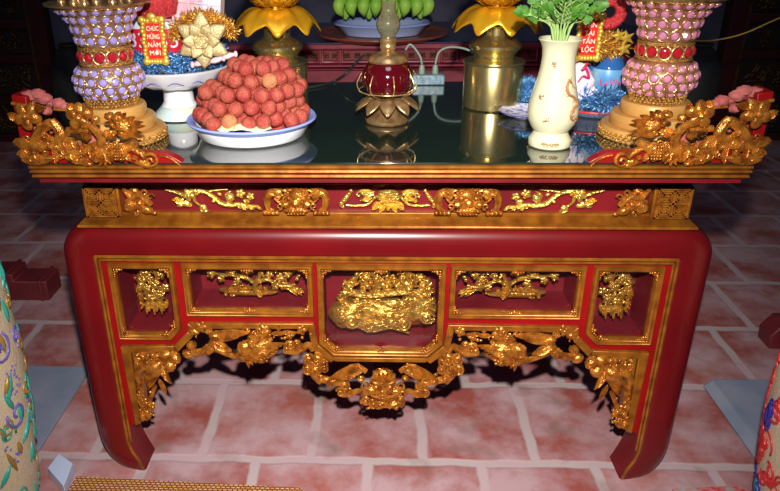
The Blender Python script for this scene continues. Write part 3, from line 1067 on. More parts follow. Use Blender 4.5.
def side_carving():
    c = Carve(0.055, 13)
    c.stem([(136, 276), (144, 286), (150, 296), (156, 306)], [1.6, 2.4, 2.4, 1.6], .006)
    c.scatter(138, 266, 164, 300, 60, 1.8, 3.2, .006, lambda x, y: x > 134 + (y - 266) * .35)
    for x, y in ((150, 276), (156, 282), (148, 286), (160, 292), (166, 286), (152, 296), (162, 272), (145, 270)):
        c.flower(x, y, 4.6, 5, .012, x * 11 % 72)
    for k in range(9): c.leaf(148 + k * 2.5, 297 + (k % 2) * 2, 149 + k * 2.4, 312 - (k % 3) * 3, 1.9, .010)
    for k in range(5): c.leaf(142 + k, 280 + k * 5, 138 + k * 1.2, 290 + k * 4, 1.8, .010)
    return c
ml, ll, sl = mid_carving(), long_carving(), side_carving()
panel('mid', False, ml, 'octagonal gilded frame with a carving of clouds and pines')
panel('long', False, ll, None); panel('long', True, ll, None)
panel('side', False, sl, None); panel('side', True, sl, None)

# flat gilded frames around the openwork
def gstrip(mb, pts, y0=-.006, y1=.02):
    mb.prism(px2(pts), y0, y1)
gf = MB()
for pts in ([(121, 346), (131, 350), (141.5, 422), (136, 424.5)], [(133, 352), (139, 352.5), (147.5, 413), (142.5, 421)], [(121, 346), (174, 345), (175.5, 350), (131, 352)],
            [(174, 345), (188, 331), (193, 336), (178.5, 351)], [(188, 331), (188, 322.5), (196, 328), (193, 336)], [(188, 322.5), (314, 322.8), (308, 328), (196, 328)],
            [(308, 328), (314, 322.8), (318.5, 344), (313, 349)], [(318.5, 344), (335.5, 358.2), (331, 361.5), (313, 349)]):
    gstrip(gf, pts)
gf2 = MB()
gf2.merge(gf)
gl_ = gf.build('openwork_frame', GOLD, table, bevel=.0018)
gf2.mirrored().build('openwork_frame', GOLD, table, bevel=.0018)
cm = MB().prism([(-.118, px2([(383, 357)])[0][1]), (.118, px2([(383, 357)])[0][1]), (.112, px2([(383, 361)])[0][1]), (-.112, px2([(383, 361)])[0][1])], -.006, .02)
cm.build('openwork_rail', GOLD, table, bevel=.0018)
# carved spandrels
def bracket():
    c = Carve(0.004, 21)
    c.stem([(140, 352), (150, 352), (160, 354), (170, 351)], [3, 3.4, 3.4, 3], .006)
    c.stem([(136, 356), (142, 361), (152, 360), (158, 352)], [2.4, 3, 3, 2.4], .006)
    c.curl(140, 358, 4.5, 1.3, 0, 1, .34, .010); c.curl(152, 357, 4, 1.3, 180, 1, .34, .010)
    c.scatter(140, 350, 178, 362, 18, 1.4, 2.6, .012); c.scatter(138, 388, 156, 414, 16, 1.4, 2.4, .012)
    c.lump(166, 354, 7, 6, -30, .006, .014); c.lump(175, 356, 6, 7, -20, .006, .014); c.lump(170, 364, 7, 6, -40, .008, .014); c.curl(177, 354, 6, 1.3, 60, 1, .3, .012)
    # bird: breast, head, tail
    c.lump(155, 367, 9, 12, 35, .010, .018)
    for k in range(7): c.leaf(158 + k * .8, 360 + k * 1.2, 147 + k * .6, 375 + k * 1.6, 1.7, .020)
    for k in range(5): c.leaf(163, 362 + k * 2, 170 + k, 369 + k * 2.6, 1.8, .016)
    c.stem([(150, 363), (142, 366), (139, 372), (141, 379)], [4.4, 4, 3.4, 2], .014)
    c.leaf(147, 372, 139, 386, 2.4, .014); c.leaf(160, 376, 168, 390, 2.8, .012)
    c.stem([(140, 378), (143, 388), (141, 398), (146, 408)], [2.8, 2.6, 2.8, 3], .008)
    c.stem([(156, 384), (152, 394), (149, 404)], [2.4, 2.4, 2.4], .008)
    for x, y, r in ((145, 400, 5), (152, 403, 5), (143, 408, 4), (150, 411, 4.2), (141, 392, 4)):
        c.flower(x, y, r, 5, .012, 13 * x % 72)
    c.stem([(146, 410), (149, 414), (147, 418)], [4, 3.4, 2], .006)
    c.lump(143, 415, 4.5, 5, 10, .004, .012)
    c.scatter(138, 352, 160, 362, 10, 1.8, 2.6, .008)
    return c
def bird_span():
    c = Carve(0.004, 22)
    c.stem([(192, 350), (200, 350.5), (208, 348), (213, 341), (215, 334)], [4, 4.2, 4, 3.6, 3], .008)
    c.lump(189, 352, 6, 5, 0, .006, .012); c.lump(192, 344, 5, 4, -40, .006, .012); c.lump(209, 347, 6, 5, 0, .010, .012)
    c.leaf(214, 341, 233, 347, 4.4, .014); c.leaf(216, 338, 230, 344, 3, .014)
    c.stem([(216, 347), (228, 352), (238, 355), (246, 355)], [2.6, 3, 3, 3], .008)
    c.lump(246, 354, 9, 5, 20, .010, .014)
    c.flower(202, 325, 6, 5, .010); c.lump(196, 330, 4, 4, 0, .006)
    c.stem([(206, 329), (214, 332), (226, 333)], [2.4, 2.6, 2.4], .008)
    c.leaf(212, 332, 250, 329, 5.0, .012, .006); c.leaf(212, 336, 240, 333, 3.6, .016); c.lump(216, 333, 6, 4, 0, .010, .012)
    # bird with fanned plumage
    c.lump(256, 345, 18, 10, -25, .010, .022)
    for k in range(11):
        a = radians(205 - k * 6)
        c.leaf(262 - k * 1.4, 340 + k * .6, 287 - k * 3.6, 337 + k * 2.4, 2.6, .026)
    for k in range(7): c.leaf(244 + k * 3.4, 342 + k * .4, 247 + k * 3.6, 355 - abs(k - 2), 2.8, .022)
    c.lump(246, 343, 7, 7, 0, .022, .012); c.curl(246, 343, 6, 1.4, 0, 1, .26, .030)
    c.scatter(190, 326, 312, 336, 30, 1.3, 2.4, .010); c.scatter(240, 336, 272, 356, 26, 1.3, 2.4, .024)
    c.flower(264, 328, 7.5, 7, .018); c.flower(258, 331, 4, 5, .020)
    c.stem([(250, 332), (256, 336), (262, 334)], 3, .014)
    c.leaf(272, 331, 286, 330, 2.8, .012); c.leaf(282, 330, 296, 330, 2.6, .010)
    c.flower(290, 333, 4.6, 5, .012); c.flower(302, 328, 5.6, 5, .010)
    for x, y, r in ((291, 343, 6), (297, 341, 5), (287, 347, 4), (300, 346, 4)):
        c.curl(x, y, r, 1.4, 40 * x % 360, 1, .32, .012); c.lump(x, y, r * .7, r * .6, 0, .006)
    c.stem([(288, 349), (296, 350), (304, 346), (309, 343), (313, 349)], [3.8, 4, 3.6, 3, 2.6], .006)
    c.stem([(250, 356), (258, 356), (268, 353), (278, 348)], [3.6, 4, 3.6, 2.4], .008)
    c.lump(262, 356, 5, 4, 0, .012, .012)
    c.scatter(240, 326, 280, 334, 10, 1.8, 2.8, .008)
    return c
def bat():
    c = Carve(0.004, 23)
    def s2(f):
        for s in (-1, 1): f(lambda x: 383 + s * (x - 383), s)
    def wing(X, s):
        for k in range(6):
            c.leaf(X(366 - k * 1), 366 - k * 1.2, X(334 + k * 5), 379 - k * 3.4, 3.6, .012 + k * .002)
        c.leaf(X(360), 361, X(328), 377, 4.4, .012); c.leaf(X(358), 362, X(345), 376, 3.6, .016)
        c.stem([(X(366), 368), (X(358), 363), (X(350), 363)], [3, 2.6, 2], .014)
        # scroll clouds along the lower edge
        for x, y, r in ((309, 357, 6), (318, 356, 6), (324, 360, 5), (308, 366, 6), (316, 367, 6), (325, 366, 4)):
            c.lump(X(x), y, r * .8, r * .7, 0, .004, .010); c.curl(X(x), y, r * 1.05, 1.6, 37 * x % 360, s, .27, .014)
        c.stem([(X(314), 370), (X(318), 376), (X(326), 378), (X(336), 380), (X(344), 381)], [5, 4.4, 4, 4, 4.4], .008)
        c.curl(X(321), 375, 5, 1.3, 90, s, .3, .014); c.curl(X(331), 379, 4, 1.2, 0, s, .3, .014)
        for x, y, r in ((345, 382, 5), (341, 389, 4.6), (349, 390, 4)): c.lump(X(x), y, r * .8, r * .8, 0, .004, .010); c.curl(X(x), y, r * 1.05, 1.5, 200, s, .28, .014)
        c.stem([(X(342), 392), (X(350), 392), (X(357), 389), (X(363), 390)], [3.6, 3.2, 2.8, 3], .008)
        # face half
        c.lump(X(376), 380, 3.4, 2.6, 0, .030, .006); c.lump(X(377), 376.6, 6, 2.0, s * 22, .030, .005)
        c.lump(X(371), 386, 5.5, 5, 0, .018, .012); c.curl(X(366), 381, 4.6, 1.3, 120, s, .3, .020)
        c.curl(X(364), 389, 4.6, 1.3, 200, s, .3, .018); c.curl(X(366), 397, 5, 1.4, 160, s, .32, .018); c.lump(X(372), 399, 5, 4, 0, .012, .012)
        c.lump(X(361), 375, 3.6, 3, 0, .014, .008)
        c.stem([(X(383), 389), (X(377), 390), (X(371), 388)], [1.6, 1.8, 1.2], .030)
        for k in range(3): c.leaf(X(384), 391, X(374 + k * 4), 402 - k * .4, 2.2, .018)
    s2(wing)
    c.scatter(312, 356, 330, 372, 14, 1.2, 2.2, .016); c.scatter(434, 356, 452, 372, 14, 1.2, 2.2, .016)
    c.scatter(366, 378, 400, 402, 34, 1.2, 2.4, .022)
    c.lump(383, 373, 11, 8, 0, .014, .016)
    for k in range(9):
        a = radians(200 + k * 17.5)
        c.leaf(383, 377, 383 + cos(a) * 15, 378 + sin(a) * 12.5, 2.4, .026)
    c.lump(383, 384, 12, 11, 0, .010, .018)
    c.lump(383, 383, 3.4, 4.2, 0, .034, .008); c.lump(383, 386.6, 4.6, 2.4, 0, .034, .006)
    c.lump(383, 392.6, 8, 2.4, 0, .024, .006); c.lump(383, 399, 12, 5.5, 0, .010, .014)
    for k in range(5): c.curl(373 + k * 5, 402, 3.2, 1.2, 60 * k, 1, .34, .014)
    return c
both(bracket(), 'bracket_carving', CARV)
both(bird_span(), 'bird_carving', CARV)
bat().build('bat_carving', CARV, table)

# upturned end boards with plum blossom openwork
def plum():
    c = Carve(-0.088, 31)
    c.stem([(18, 139), (26, 142), (38, 144), (50, 142), (60, 139), (76, 140)], [3, 6.5, 7.5, 6.4, 5.6, 4.4], .014)
    c.stem([(38, 143), (41, 134), (46, 127), (53, 122), (58, 124)], [6.2, 5.6, 5.4, 5, 4], .016)
    c.stem([(62, 140), (64, 132), (60, 124), (55, 118)], [6, 5.4, 4.6, 3.6], .018)
    c.stem([(44, 128), (42, 120), (40, 116)], [3.4, 3, 2], .016)
    c.stem([(56, 140), (66, 146), (78, 150), (90, 148), (100, 143)], [5.2, 6, 6, 5.4, 4.6], .014)
    c.stem([(104, 144), (104, 136), (98, 128), (92, 123)], [5, 4.6, 4, 3], .016)
    c.stem([(100, 145), (112, 149), (122, 148), (132, 144), (138, 140)], [5.4, 6.2, 5.6, 5, 4], .014)
    c.stem([(132, 144), (138, 149), (146, 153)], [3, 3.4, 3], .012)
    c.stem([(70, 128), (80, 128), (92, 129)], [3, 3.4, 3], .016)
    c.stem([(14, 102), (24, 104), (36, 104), (48, 106)], 1.8, .010)
    c.stem([(56, 108), (66, 109), (78, 110)], 1.5, .010)
    c.flower(32, 113, 14, 5, .026, 14); c.flower(84, 114, 13.5, 5, .026, 50)
    c.leaf(37, 107, 50, 104, 4.5, .024); c.leaf(24, 118, 14, 110, 4.4, .022)
    c.leaf(78, 106, 72, 101, 4, .022); c.leaf(92, 108, 96, 104, 4, .022)
    c.lump(99, 117.5, 4, 3.6, 0, .018, .008); c.lump(112, 114, 5, 3.6, -20, .016, .008); c.lump(88, 133, 5, 6, 10, .010, .010)
    c.scatter(18, 140, 118, 158, 26, 1.8, 3.2, .014)
    for k in range(12): c.leaf(30 + k * 9, 142 + (k % 3) * 4, 36 + k * 9, 152 + (k % 2) * 6, 3.0, .022)
    for k in range(7): c.leaf(46 + k * 3, 128 + k * 2, 54 + k * 3, 136 + k * 2, 2.8, .022)
    # spiky crested bird
    c.lump(126, 123, 12, 7, 10, .016, .014); c.lump(121, 115, 6, 4.5, -20, .022, .010)
    for a, b, x, y in ((128, 118, 140, 113), (130, 121, 148, 118), (130, 124, 150, 122), (128, 127, 146, 128), (126, 130, 148, 133), (120, 130, 112, 134), (124, 116, 131, 109), (118, 114, 126, 108), (114, 127, 108, 131), (122, 131, 136, 134)):
        c.leaf(a, b, x, y, 2.6, .024, .008)
    c.scatter(112, 114, 138, 132, 16, 1.8, 3.2, .022)
    # pine cone and leaves
    c.lump(125, 149, 6.4, 9, 20, .022, .012)
    for j in range(5):
        for i in range(4): c.lump(121 + i * 2.6 + j * .3 - 1, 143 + j * 2.8, 1.3, 1.3, 0, .034, .003)
    for x, y in ((108, 152), (106, 146)):
        c.fan(x, y, 11, 20, 200, 7, .17, .022)
    c.scatter(96, 142, 116, 158, 14, 2, 3.6, .016)
    for x in (52, 60, 68, 44, 76): c.leaf(x, 138, x + 9, 146, 3.6, .022)
    for x in (72, 80, 70): c.leaf(x, 148, x + 3, 158, 2.8, .018)
    c.lump(85, 159, 8, 4, 5, .012, .010); c.lump(79, 158, 5, 4, 0, .014, .010); c.lump(91, 161, 5, 3, 0, .014, .010); c.stem([(90, 148), (88, 155)], 2.4, .014)
    # rocks at the outer end
    for k in range(6): c.stem([(25, 150 + k * 1.5), (34, 154 + k * 1.3), (46, 155 + k * 1.0), (58, 156 - k * .2)], [2.4, 3, 3, 1.4], .016 - k * .001)
    c.curl(27, 152, 5, 1.3, 180, 1, .3, .018)
    # scroll near the inner end
    c.curl(153, 159, 8, 1.5, 200, 1, .24, .014); c.lump(143, 161, 6, 3.4, 10, .012); c.leaf(139, 158, 136, 153, 3, .014)
    c.lump(148, 163, 5, 3, 0, .014); c.stem([(146, 154), (140, 149), (133, 146)], [3, 3, 3], .014)
    c.scatter(28, 134, 60, 146, 8, 2, 3.2, .020)
    return c
pl = plum()
for sg in (-1, 1):
    eb = MB()
    yf = -.092
    post = px2([(10.5, 95), (27, 166.5), (33, 166.5), (24, 97)], yf)
    post = [(post[0][0], post[0][1]), (post[1][0] - .004, .8985), (post[2][0], .8985), (post[3][0] + .004, post[0][1] - .004)]
    rail_ = px2([(24, 146), (150, 153), (165, 153), (177, 159), (185, 166.5), (27, 166.5)], yf)
    rail_ = [(x, max(z, .8985)) for x, z in rail_]
    eb.prism(post, yf + .001, yf + .062)
    eb.prism(rail_, yf, yf + .026)
    if sg > 0: eb = eb.mirrored()
    o = eb.build('end_board', RED2, table, bevel=.002)
    a = MB(); a.merge(pl)
    if sg > 0: a = a.mirrored()
    a.build('plum_blossom_carving', CARV, o)
    sc = Carve(yf - .002, 5)
    sc.stem([(160, 155.5), (168, 157), (175, 161), (181, 166)], [.9, 1.1, 1.1, .8], .001)
    b_ = sc if sg < 0 else sc.mirrored()
    b_.build('gilt_edge', CARV, o)
    pk = Carve(-0.060, 33)
    for x, y, rx, ry in ((30, 95, 8, 5), (39, 94, 8, 5), (46, 98, 7, 5), (60, 103, 6, 5), (66, 106, 6, 4), (24, 104, 4, 5), (52, 126, 6, 7), (72, 146, 12, 5), (98, 144, 8, 6), (84, 124, 6, 6), (48, 110, 5, 4)):
        pk.lump(x, y, rx, ry, 0, .006, .012)
    pk.stem([(30, 96), (44, 100), (62, 106), (80, 112)], [4, 4, 4, 3], .002)
    pk.stem([(30, 98), (36, 120), (40, 150)], [4, 4, 5], .002); pk.stem([(84, 114), (92, 130), (96, 150)], [4, 4, 5], .002)
    b_ = pk if sg < 0 else pk.mirrored()
    b_.build('unpainted_back', PINKWOOD, o)

# sheet of glass on the table
gs = MB().box(-HW + .03, HW - .03, -.094, DEPTH - .02, .8987, .9023)
tag(gs.build('glass_sheet', GLASSTOP, origin=(0, .3, .8987), bevel=.001), 'dark green glass sheet lying over the whole altar table top', 'glass sheet')
# ================================================================== THINGS ON THE TABLE
def base_at(x, y):
    p = T(x, y)
    return p.x, p.y
def prof_px(xc, Y, rows):
    """silhouette rows (y px, half width px) -> (radius, height) for a turned thing standing at depth Y"""
    out = []
    for y, hw in rows:
        p = P(xc, y, Y)
        out.append((hw * mpp(p), p.z))
    return out

def text_on(parent, lines, c, w_, h_, normal_y, mt, size=None, name='lettering'):
    """rows of letters on an upright face looking to -y, about centre c"""
    n = len(lines)
    for i, t in enumerate(lines):
        mb = text_shape(t, size or h_ / n * .95, .0012)
        xs = [v.x for v in mb.v]
        wd = max(xs) - min(xs)
        k = min(1.0, w_ / wd) if wd > 0 else 1
        z = c.z + h_ * (0.5 - (i + .5) / n)
        xform(mb, lambda v: Vector((c.x + v.x * k, c.y + v.y, z + v.z)))
        mb.build(name, mt, parent)

# ---- lychee plate
lx, ly = base_at(253, 135)
pr0 = [(0.085, ZT + .0006), (.112, ZT + .0006), (.121, ZT + .006), (.132, ZT + .030), (.137, ZT + .036), (.146, ZT + .040), (.147, ZT + .0435), (.143, ZT + .045), (.134, ZT + .042), (.128, ZT + .034), (.112, ZT + .012), (.085, ZT + .009)]
plate = thing('serving_plate', 'blue-rimmed white enamel plate holding the heap of lychees', 'plate', (lx, ly, ZT))
MB().lathe(pr0[:4] + pr0[9:], lx, ly, 64).build('dish', WHITE, plate, angle=60)
MB().lathe([pr0[3], (.136, ZT + .034), (.146, ZT + .0385), (.1485, ZT + .042), (.146, ZT + .0455), (.138, ZT + .0445), (.131, ZT + .038), (.128, ZT + .034)], lx, ly, 64, False, False).build('rim', BLUERIM, plate, angle=60)

def lychee_mesh(seed, r=.0172):
    bm = bmesh.new()
    bmesh.ops.create_icosphere(bm, subdivisions=4, radius=r)
    for v in bm.verts:
        n = v.co.normalized()
        d = noise.noise(n * 9 + Vector((seed, 0, 0)))
        d2 = noise.cell(n * 7.5 + Vector((seed * 3.1, 0, 0)))
        k = 1 + .035 * d + .03 * d2
        v.co = n * r * k
        v.co.z *= 1.05
    mb = MB()
    bm.verts.index_update()
    mb.add([v.co.copy() for v in bm.verts], [tuple(v.index for v in f.verts) for f in bm.faces])
    bm.free()
    return mb
LG = 'lychees heaped on the blue rimmed plate'
LLAB = 'round bumpy red lychee in the heap on the blue-rimmed plate'
lproto = []
for k in range(3):
    o = lychee_mesh(k + 1).build('lychee', LYCHEE, origin=(0, 0, 0), angle=180)
    lproto.append(tag(o, LLAB, 'lychee', LG))
otan = lychee_mesh(9, .0170).build('lychee', LYCHTAN, origin=(0, 0, 0), angle=180)
rn = random.Random(12)
pos = []
layers = [(.104, .0305, 0, 0), (.132, .0570, -.002, 0), (.124, .0830, .001, .002), (.112, .1085, .008, .004), (.094, .1335, .016, .008), (.066, .1560, .026, .012)]
R_ = .0178
for li, (rad, hz, ox, oy) in enumerate(layers):
    st = 2.02 * R_
    for j in range(-6, 7):
        for i in range(-6, 7):
            x = (i + .5 * (j % 2) + .33 * (li % 2)) * st
            y = (j + .36 * (li % 2)) * st * .866
            if x * x + y * y <= (rad) ** 2:
                pos.append((lx + ox + x + rn.uniform(-.003, .003), ly + oy + y + rn.uniform(-.003, .003), ZT + hz + rn.uniform(-.003, .003), li))
used = 0
tans = []
for k, (x, y, z, li) in enumerate(pos):
    if k < 3: o = lproto[k]
    else:
        o = lproto[k % 3].copy(); COL.objects.link(o)
    o.location = (x, y, z)
    o.rotation_euler = (rn.uniform(0, 6), rn.uniform(0, 6), rn.uniform(0, 6))
    tans.append((o, x, y, z, li))
def nearest_px(px, py):
    best = None
    for o, x, y, z, li in tans:
        v = Vector((x, y, z)) - CAM
        d = v.dot(FW)
        sx, sy = PPX + FPX * v.dot(RT) / d, PPY - FPX * v.dot(UP) / d
        e = (sx - px) ** 2 + (sy - py) ** 2 + (d * 60) ** 2
        if best is None or e < best[0]: best = (e, o)
    return best[1]
for px_, py_, lab in ((237, 115, 'yellowish tan lychee low at the front of the heap, above the banknotes'), (265, 77, 'pale tan lychee near the top of the heap, under the brass lotus lamp')):
    o = nearest_px(px_, py_)
    o.data = otan.data
    o['label'] = lab
bpy.data.objects.remove(otan)

# two banknotes tucked over the front of the plate
for a0, a1, lab in ((236, 262, 'pale green banknote tucked under the lychees at the left front of the plate'), (262, 297, 'pale green banknote tucked under the lychees at the right front of the plate')):
    nb = MB()
    def fn(u, v, a0=a0, a1=a1):
        a = radians(a0 + (a1 - a0) * u)
        r = .1375 - .020 * v
        return (lx + r * cos(a), ly + r * sin(a), ZT + .0465 + .010 * v + .003 * sin(u * 7))
    nb.grid(fn, 14, 3, .0008)
    tag(nb.build('banknote', NOTE, origin=(lx, ly - .13, ZT + .047), angle=180), lab, 'banknote', 'banknotes on the lychee plate')

# ---- jewelled incense vases on three-tier gold stands
def tier_stand(x, y, label):
    st = thing('tiered_stand', label, 'stand', (x, y, ZT), 'gold tiered stands under the jewelled vases')
    rr = [(.110, 0, .026), (.091, .026, .027), (.073, .053, .027)]
    for i, (r, z, h) in enumerate(rr):
        MB().lathe([(r - .002, ZT + z + .0004), (r, ZT + z + .003), (r, ZT + z + h - .004), (r - .003, ZT + z + h)], x, y, 56).build('tier', CAKEGOLD, st, angle=50)
    g = MB()
    for k in range(56):
        a = 2 * pi * k / 56
        for j in range(3):
            g.blob((x + .111 * cos(a + j * .05), y + .111 * sin(a + j * .05), ZT + .005 + j * .0055), .0040, None, 6, 4)
    g.build('glitter_band', GLITTER, st, angle=180)
    return st
ZV = ZT + .0804
def jewel_vase(x, y, label, cr, inner, mirror):
    v = thing('jewelled_incense_vase', label, 'incense vase', (x, y, ZV), 'jewelled incense vases at the ends of the altar')
    body = [(.052, 0), (.056, .006), (.050, .012), (.062, .022), (.076, .040), (.079, .056), (.075, .074), (.062, .090), (.056, .098), (.056, .128), (.058, .136), (.062, .160), (.070, .188), (.082, .208), (.098, .222), (.103, .226)]
    KZ, KR = .95, .94
    body = [(r * KR, z * KZ) for r, z in body]
    MB().lathe([(r - .004, ZV + z + (.0005 if z == 0 else 0)) for r, z in body], x, y, 40).build('cup', inner, v, angle=50)
    gd = MB()
    for z, r in ((.004, .056), (.011, .053), (.096, .060), (.098, .058), (.129, .059), (.133, .058), (.222, .099)):
        r, z = r * KR, z * KZ
        gd.tube([(x + r * cos(2 * pi * k / 40), y + r * sin(2 * pi * k / 40), ZV + z) for k in range(41)], .0024, 6)
    gd.build('gold_setting', GLITTER, v, angle=180)
    gd = MB()
    for k in range(40):
        a = 2 * pi * k / 40
        for j in range(3):
            gd.blob((x + (.055 + .002 * j) * cos(a + .08 * j), y + (.055 + .002 * j) * sin(a + .08 * j), ZV + .003 + .006 * j), .0036, None, 6, 4)
    gd.build('glitter_foot', GLITTER, v, angle=180)
    def ring(name, z, r, n, rg, tilt, mt, off=0):
        jm, wm_ = MB(), MB()
        z, r = z * KZ, r * KR
        for k in range(n):
            a = 2 * pi * (k + off) / n
            nrm = Vector((cos(a) * cos(tilt), sin(a) * cos(tilt), sin(tilt)))
            c = Vector((x + r * cos(a), y + r * sin(a), ZV + z))
            q = nrm.to_track_quat('Z', 'Y')
            jm.blob(c, (rg * .76, rg * .76, rg * .5), q, 8, 5)
            e1, e2 = q @ Vector((1, 0, 0)), q @ Vector((0, 1, 0))
            wm_.tube([c + (e1 * cos(t) + e2 * sin(t)) * rg * .94 for t in [2 * pi * i / 12 for i in range(13)]], rg * .15, 5)
        o = jm.build(name, mt, v, angle=18)
        wm_.build('gold_ring', WIRE, o, angle=180)
    ring('crystal_row', .025, .064, 17, .0100, -.65, cr)
    ring('crystal_row', .042, .0765, 18, .0118, -.2, cr, .5)
    ring('crystal_row', .062, .0785, 18, .0118, .15, cr)
    ring('crystal_row', .081, .0705, 17, .0108, .65, cr, .5)
    ring('ruby_row', .1135, .0580, 13, .0145, 0, RUBY)
    ring('crystal_row', .150, .0605, 15, .0118, -.12, cr)
    ring('crystal_row', .174, .0655, 16, .0120, -.25, cr, .5)
    ring('crystal_row', .196, .0755, 18, .0118, -.55, cr)
    ring('crystal_row', .214, .092, 22, .0105, -.9, cr, .5)
    MB().lathe([(r, z - .226 * .05) for r, z in [(.092, ZV + .222), (.110, ZV + .226), (.111, ZV + .230), (.104, ZV + .2305), (.02, ZV + .2305)]], x, y, 56).build('rim_disc', BRASS2, v, angle=50)
    for dx, dy, h in ((-.062, -.040, .055), (-.050, .02, .06), (-.022, -.075, .055), (.002, -.078, .06), (.014, -.045, .055), (.052, -.055, .06), (.066, .01, .06), (-.01, .03, .06), (.03, .06, .06)):
        if mirror: dx = -dx
        p = MB().lathe([(r, z - .0113) for r, z in [(.0085, ZV + .231), (.0085, ZV + .237), (.0050, ZV + .240), (.0050, ZV + .231 + h), (.0062, ZV + .233 + h), (.003, ZV + .236 + h)]], x + dx, y + dy, 12)
        p.build('pin', WIRE, v, angle=50)
    return v
sx1, sy1 = base_at(118, 137.5)
sx2, sy2 = base_at(650, 135)
tier_stand(sx1, sy1, 'pale gold three-tier round stand under the lavender jewelled vase')
tier_stand(sx2, sy2, 'pale gold three-tier round stand under the pink jewelled vase')
jewel_vase(sx1, sy1, 'flared gold incense vase set with lavender crystals and a ruby band', LAV, INNERL, False)
jewel_vase(sx2, sy2, 'flared gold incense vase set with pink crystals and a ruby band', PINKC, INNERP, True)

# ---- brass lamps with gold lotus flowers
def lotus_lamp(x, y, label):
    v = thing('lotus_lamp', label, 'lotus lamp', (x, y, ZT), 'brass lotus lamps')
    u = .00264
    cyl = [(.073, ZT + .0006), (.076, ZT + .004), (.076, ZT + .110), (.0745, ZT + .113), (.079, ZT + .113), (.080, ZT + .117), (.078, ZT + .120), (.055, ZT + .123), (.040, ZT + .126)]
    MB().lathe(cyl, x, y, 64).build('cylinder_base', BRASS, v, angle=35)
    neck = [(.046, ZT + .1215), (.052, ZT + .128), (.049, ZT + .134), (.058, ZT + .142), (.066, ZT + .152), (.066, ZT + .160), (.056, ZT + .170), (.040, ZT + .178), (.034, ZT + .184), (.034, ZT + .200), (.045, ZT + .206), (.045, ZT + .226)]
    MB().lathe(neck, x, y, 56).build('neck', BRASS, v, angle=35)
    z0 = ZT + .247
    def skirt(uu, vv):
        a = 2 * pi * uu
        t = vv
        wv = cos(9 * a) + .25 * cos(18 * a + 1)
        r = .032 + t * (.076 + .006 * wv)
        z = z0 - .010 * t - .030 * t * t - wv * (.003 * t + .009 * t * t) + .012 * sin(t * pi)
        return (x + r * cos(a), y + r * sin(a), z)
    MB().grid(skirt, 128, 10, .0016).build('petal_skirt', LOTUS, v, angle=180)
    MB().lathe([(.030, z0 - .022), (.034, z0 - .004), (.034, z0 + .004), (.028, z0 + .012)], x, y, 40).build('collar', LOTUS, v, angle=40)
    def petal(a0, r0, L, wd, open_, zz):
        def fn(p, q):
            t = p
            s_ = (q - .5) * 2
            wv = wd * (sin(pi * min(1, .16 + .80 * t)) ** .7)
            ang = open_ * (1 - t * .72)
            r = r0 + L * (sin(open_) * t - .30 * t * t * sin(open_))
            z = zz + L * (cos(open_) * t + .22 * t * t)
            aa = a0 + s_ * wv / max(.03, r + .012)
            rr = r + .010 * s_ * s_ * (1 - t) - .004 * cos(s_ * 2)
            return (x + rr * cos(aa), y + rr * sin(aa), z + .003 * s_ * s_)
        return MB().grid(fn, 10, 8, .0014)
    for k in range(8):
        petal(2 * pi * (k + .5) / 8 + .1, .030, .125, .046, 1.08, z0 + .006).build('petal', LOTUS, v, angle=180)
    for k in range(8):
        petal(2 * pi * k / 8 + .1, .032, .12, .042, .80, z0 + .012).build('petal', LOTUS, v, angle=180)
    MB().lathe([(.030, z0 + .010), (.060, z0 + .020), (.078, z0 + .040), (.086, z0 + .075), (.082, z0 + .115), (.060, z0 + .15), (.025, z0 + .17)], x, y, 96, fn=lambda r, z, a: (r * (1 + .03 * cos(32 * a)), z)).build('pleated_bud', LOTUSIN, v, angle=60)
    return v
cx2, cy2 = base_at(491, 106)
p_l = P(277, 50, cy2)
lotus_lamp(cx2, cy2, 'brass lotus lamp standing beside the cream vase')
lotus_lamp(p_l.x, cy2 + .01, 'brass lotus lamp standing behind the heap of lychees')

# ---- oil lamp
ox, oy = base_at(387, 122)
ol = thing('oil_lamp', 'small oil lamp with ruby glass globe and brass lotus foot in the middle', 'oil lamp', (ox, oy, ZT))
MB().lathe([(.050, ZT + .0005), (.053, ZT + .004), (.053, ZT + .010), (.047, ZT + .014), (.040, ZT + .020), (.026, ZT + .030), (.019, ZT + .042), (.022, ZT + .052), (.038, ZT + .060), (.036, ZT + .063), (.010, ZT + .064)], ox, oy, 48,
           fn=lambda r, z, a: (r * (1 + (.03 * cos(18 * a) if ZT + .012 < z < ZT + .05 else 0)), z)).build('foot', BRASS2, ol, angle=50)
MB().lathe([(.018, ZT + .0642), (.038, ZT + .067), (.054, ZT + .082), (.061, ZT + .104), (.059, ZT + .124), (.049, ZT + .140), (.043, ZT + .146)], ox, oy, 48).build('globe', REDGLASS, ol, angle=60)
MB().lathe([(.047, ZT + .1455), (.049, ZT + .149), (.046, ZT + .154), (.042, ZT + .160), (.026, ZT + .167), (.016, ZT + .171), (.018, ZT + .174), (.020, ZT + .180), (.018, ZT + .186), (.021, ZT + .190), (.021, ZT + .198), (.017, ZT + .200)], ox, oy, 40).build('burner_collar', BRASS2, ol, angle=45)
ch = [(.017, .1985), (.019, .206), (.028, .222), (.031, .234), (.028, .249), (.020, .264), (.0175, .277), (.0185, .294), (.0175, .294), (.0165, .277), (.019, .264), (.027, .249), (.030, .234), (.027, .222), (.018, .206), (.016, .1985)]
MB().lathe([(r * .92, ZT + .1985 + (z - .1985) * .86) for r, z in ch], ox, oy, 40, False, False).build('chimney', CLEAR, ol, angle=60)
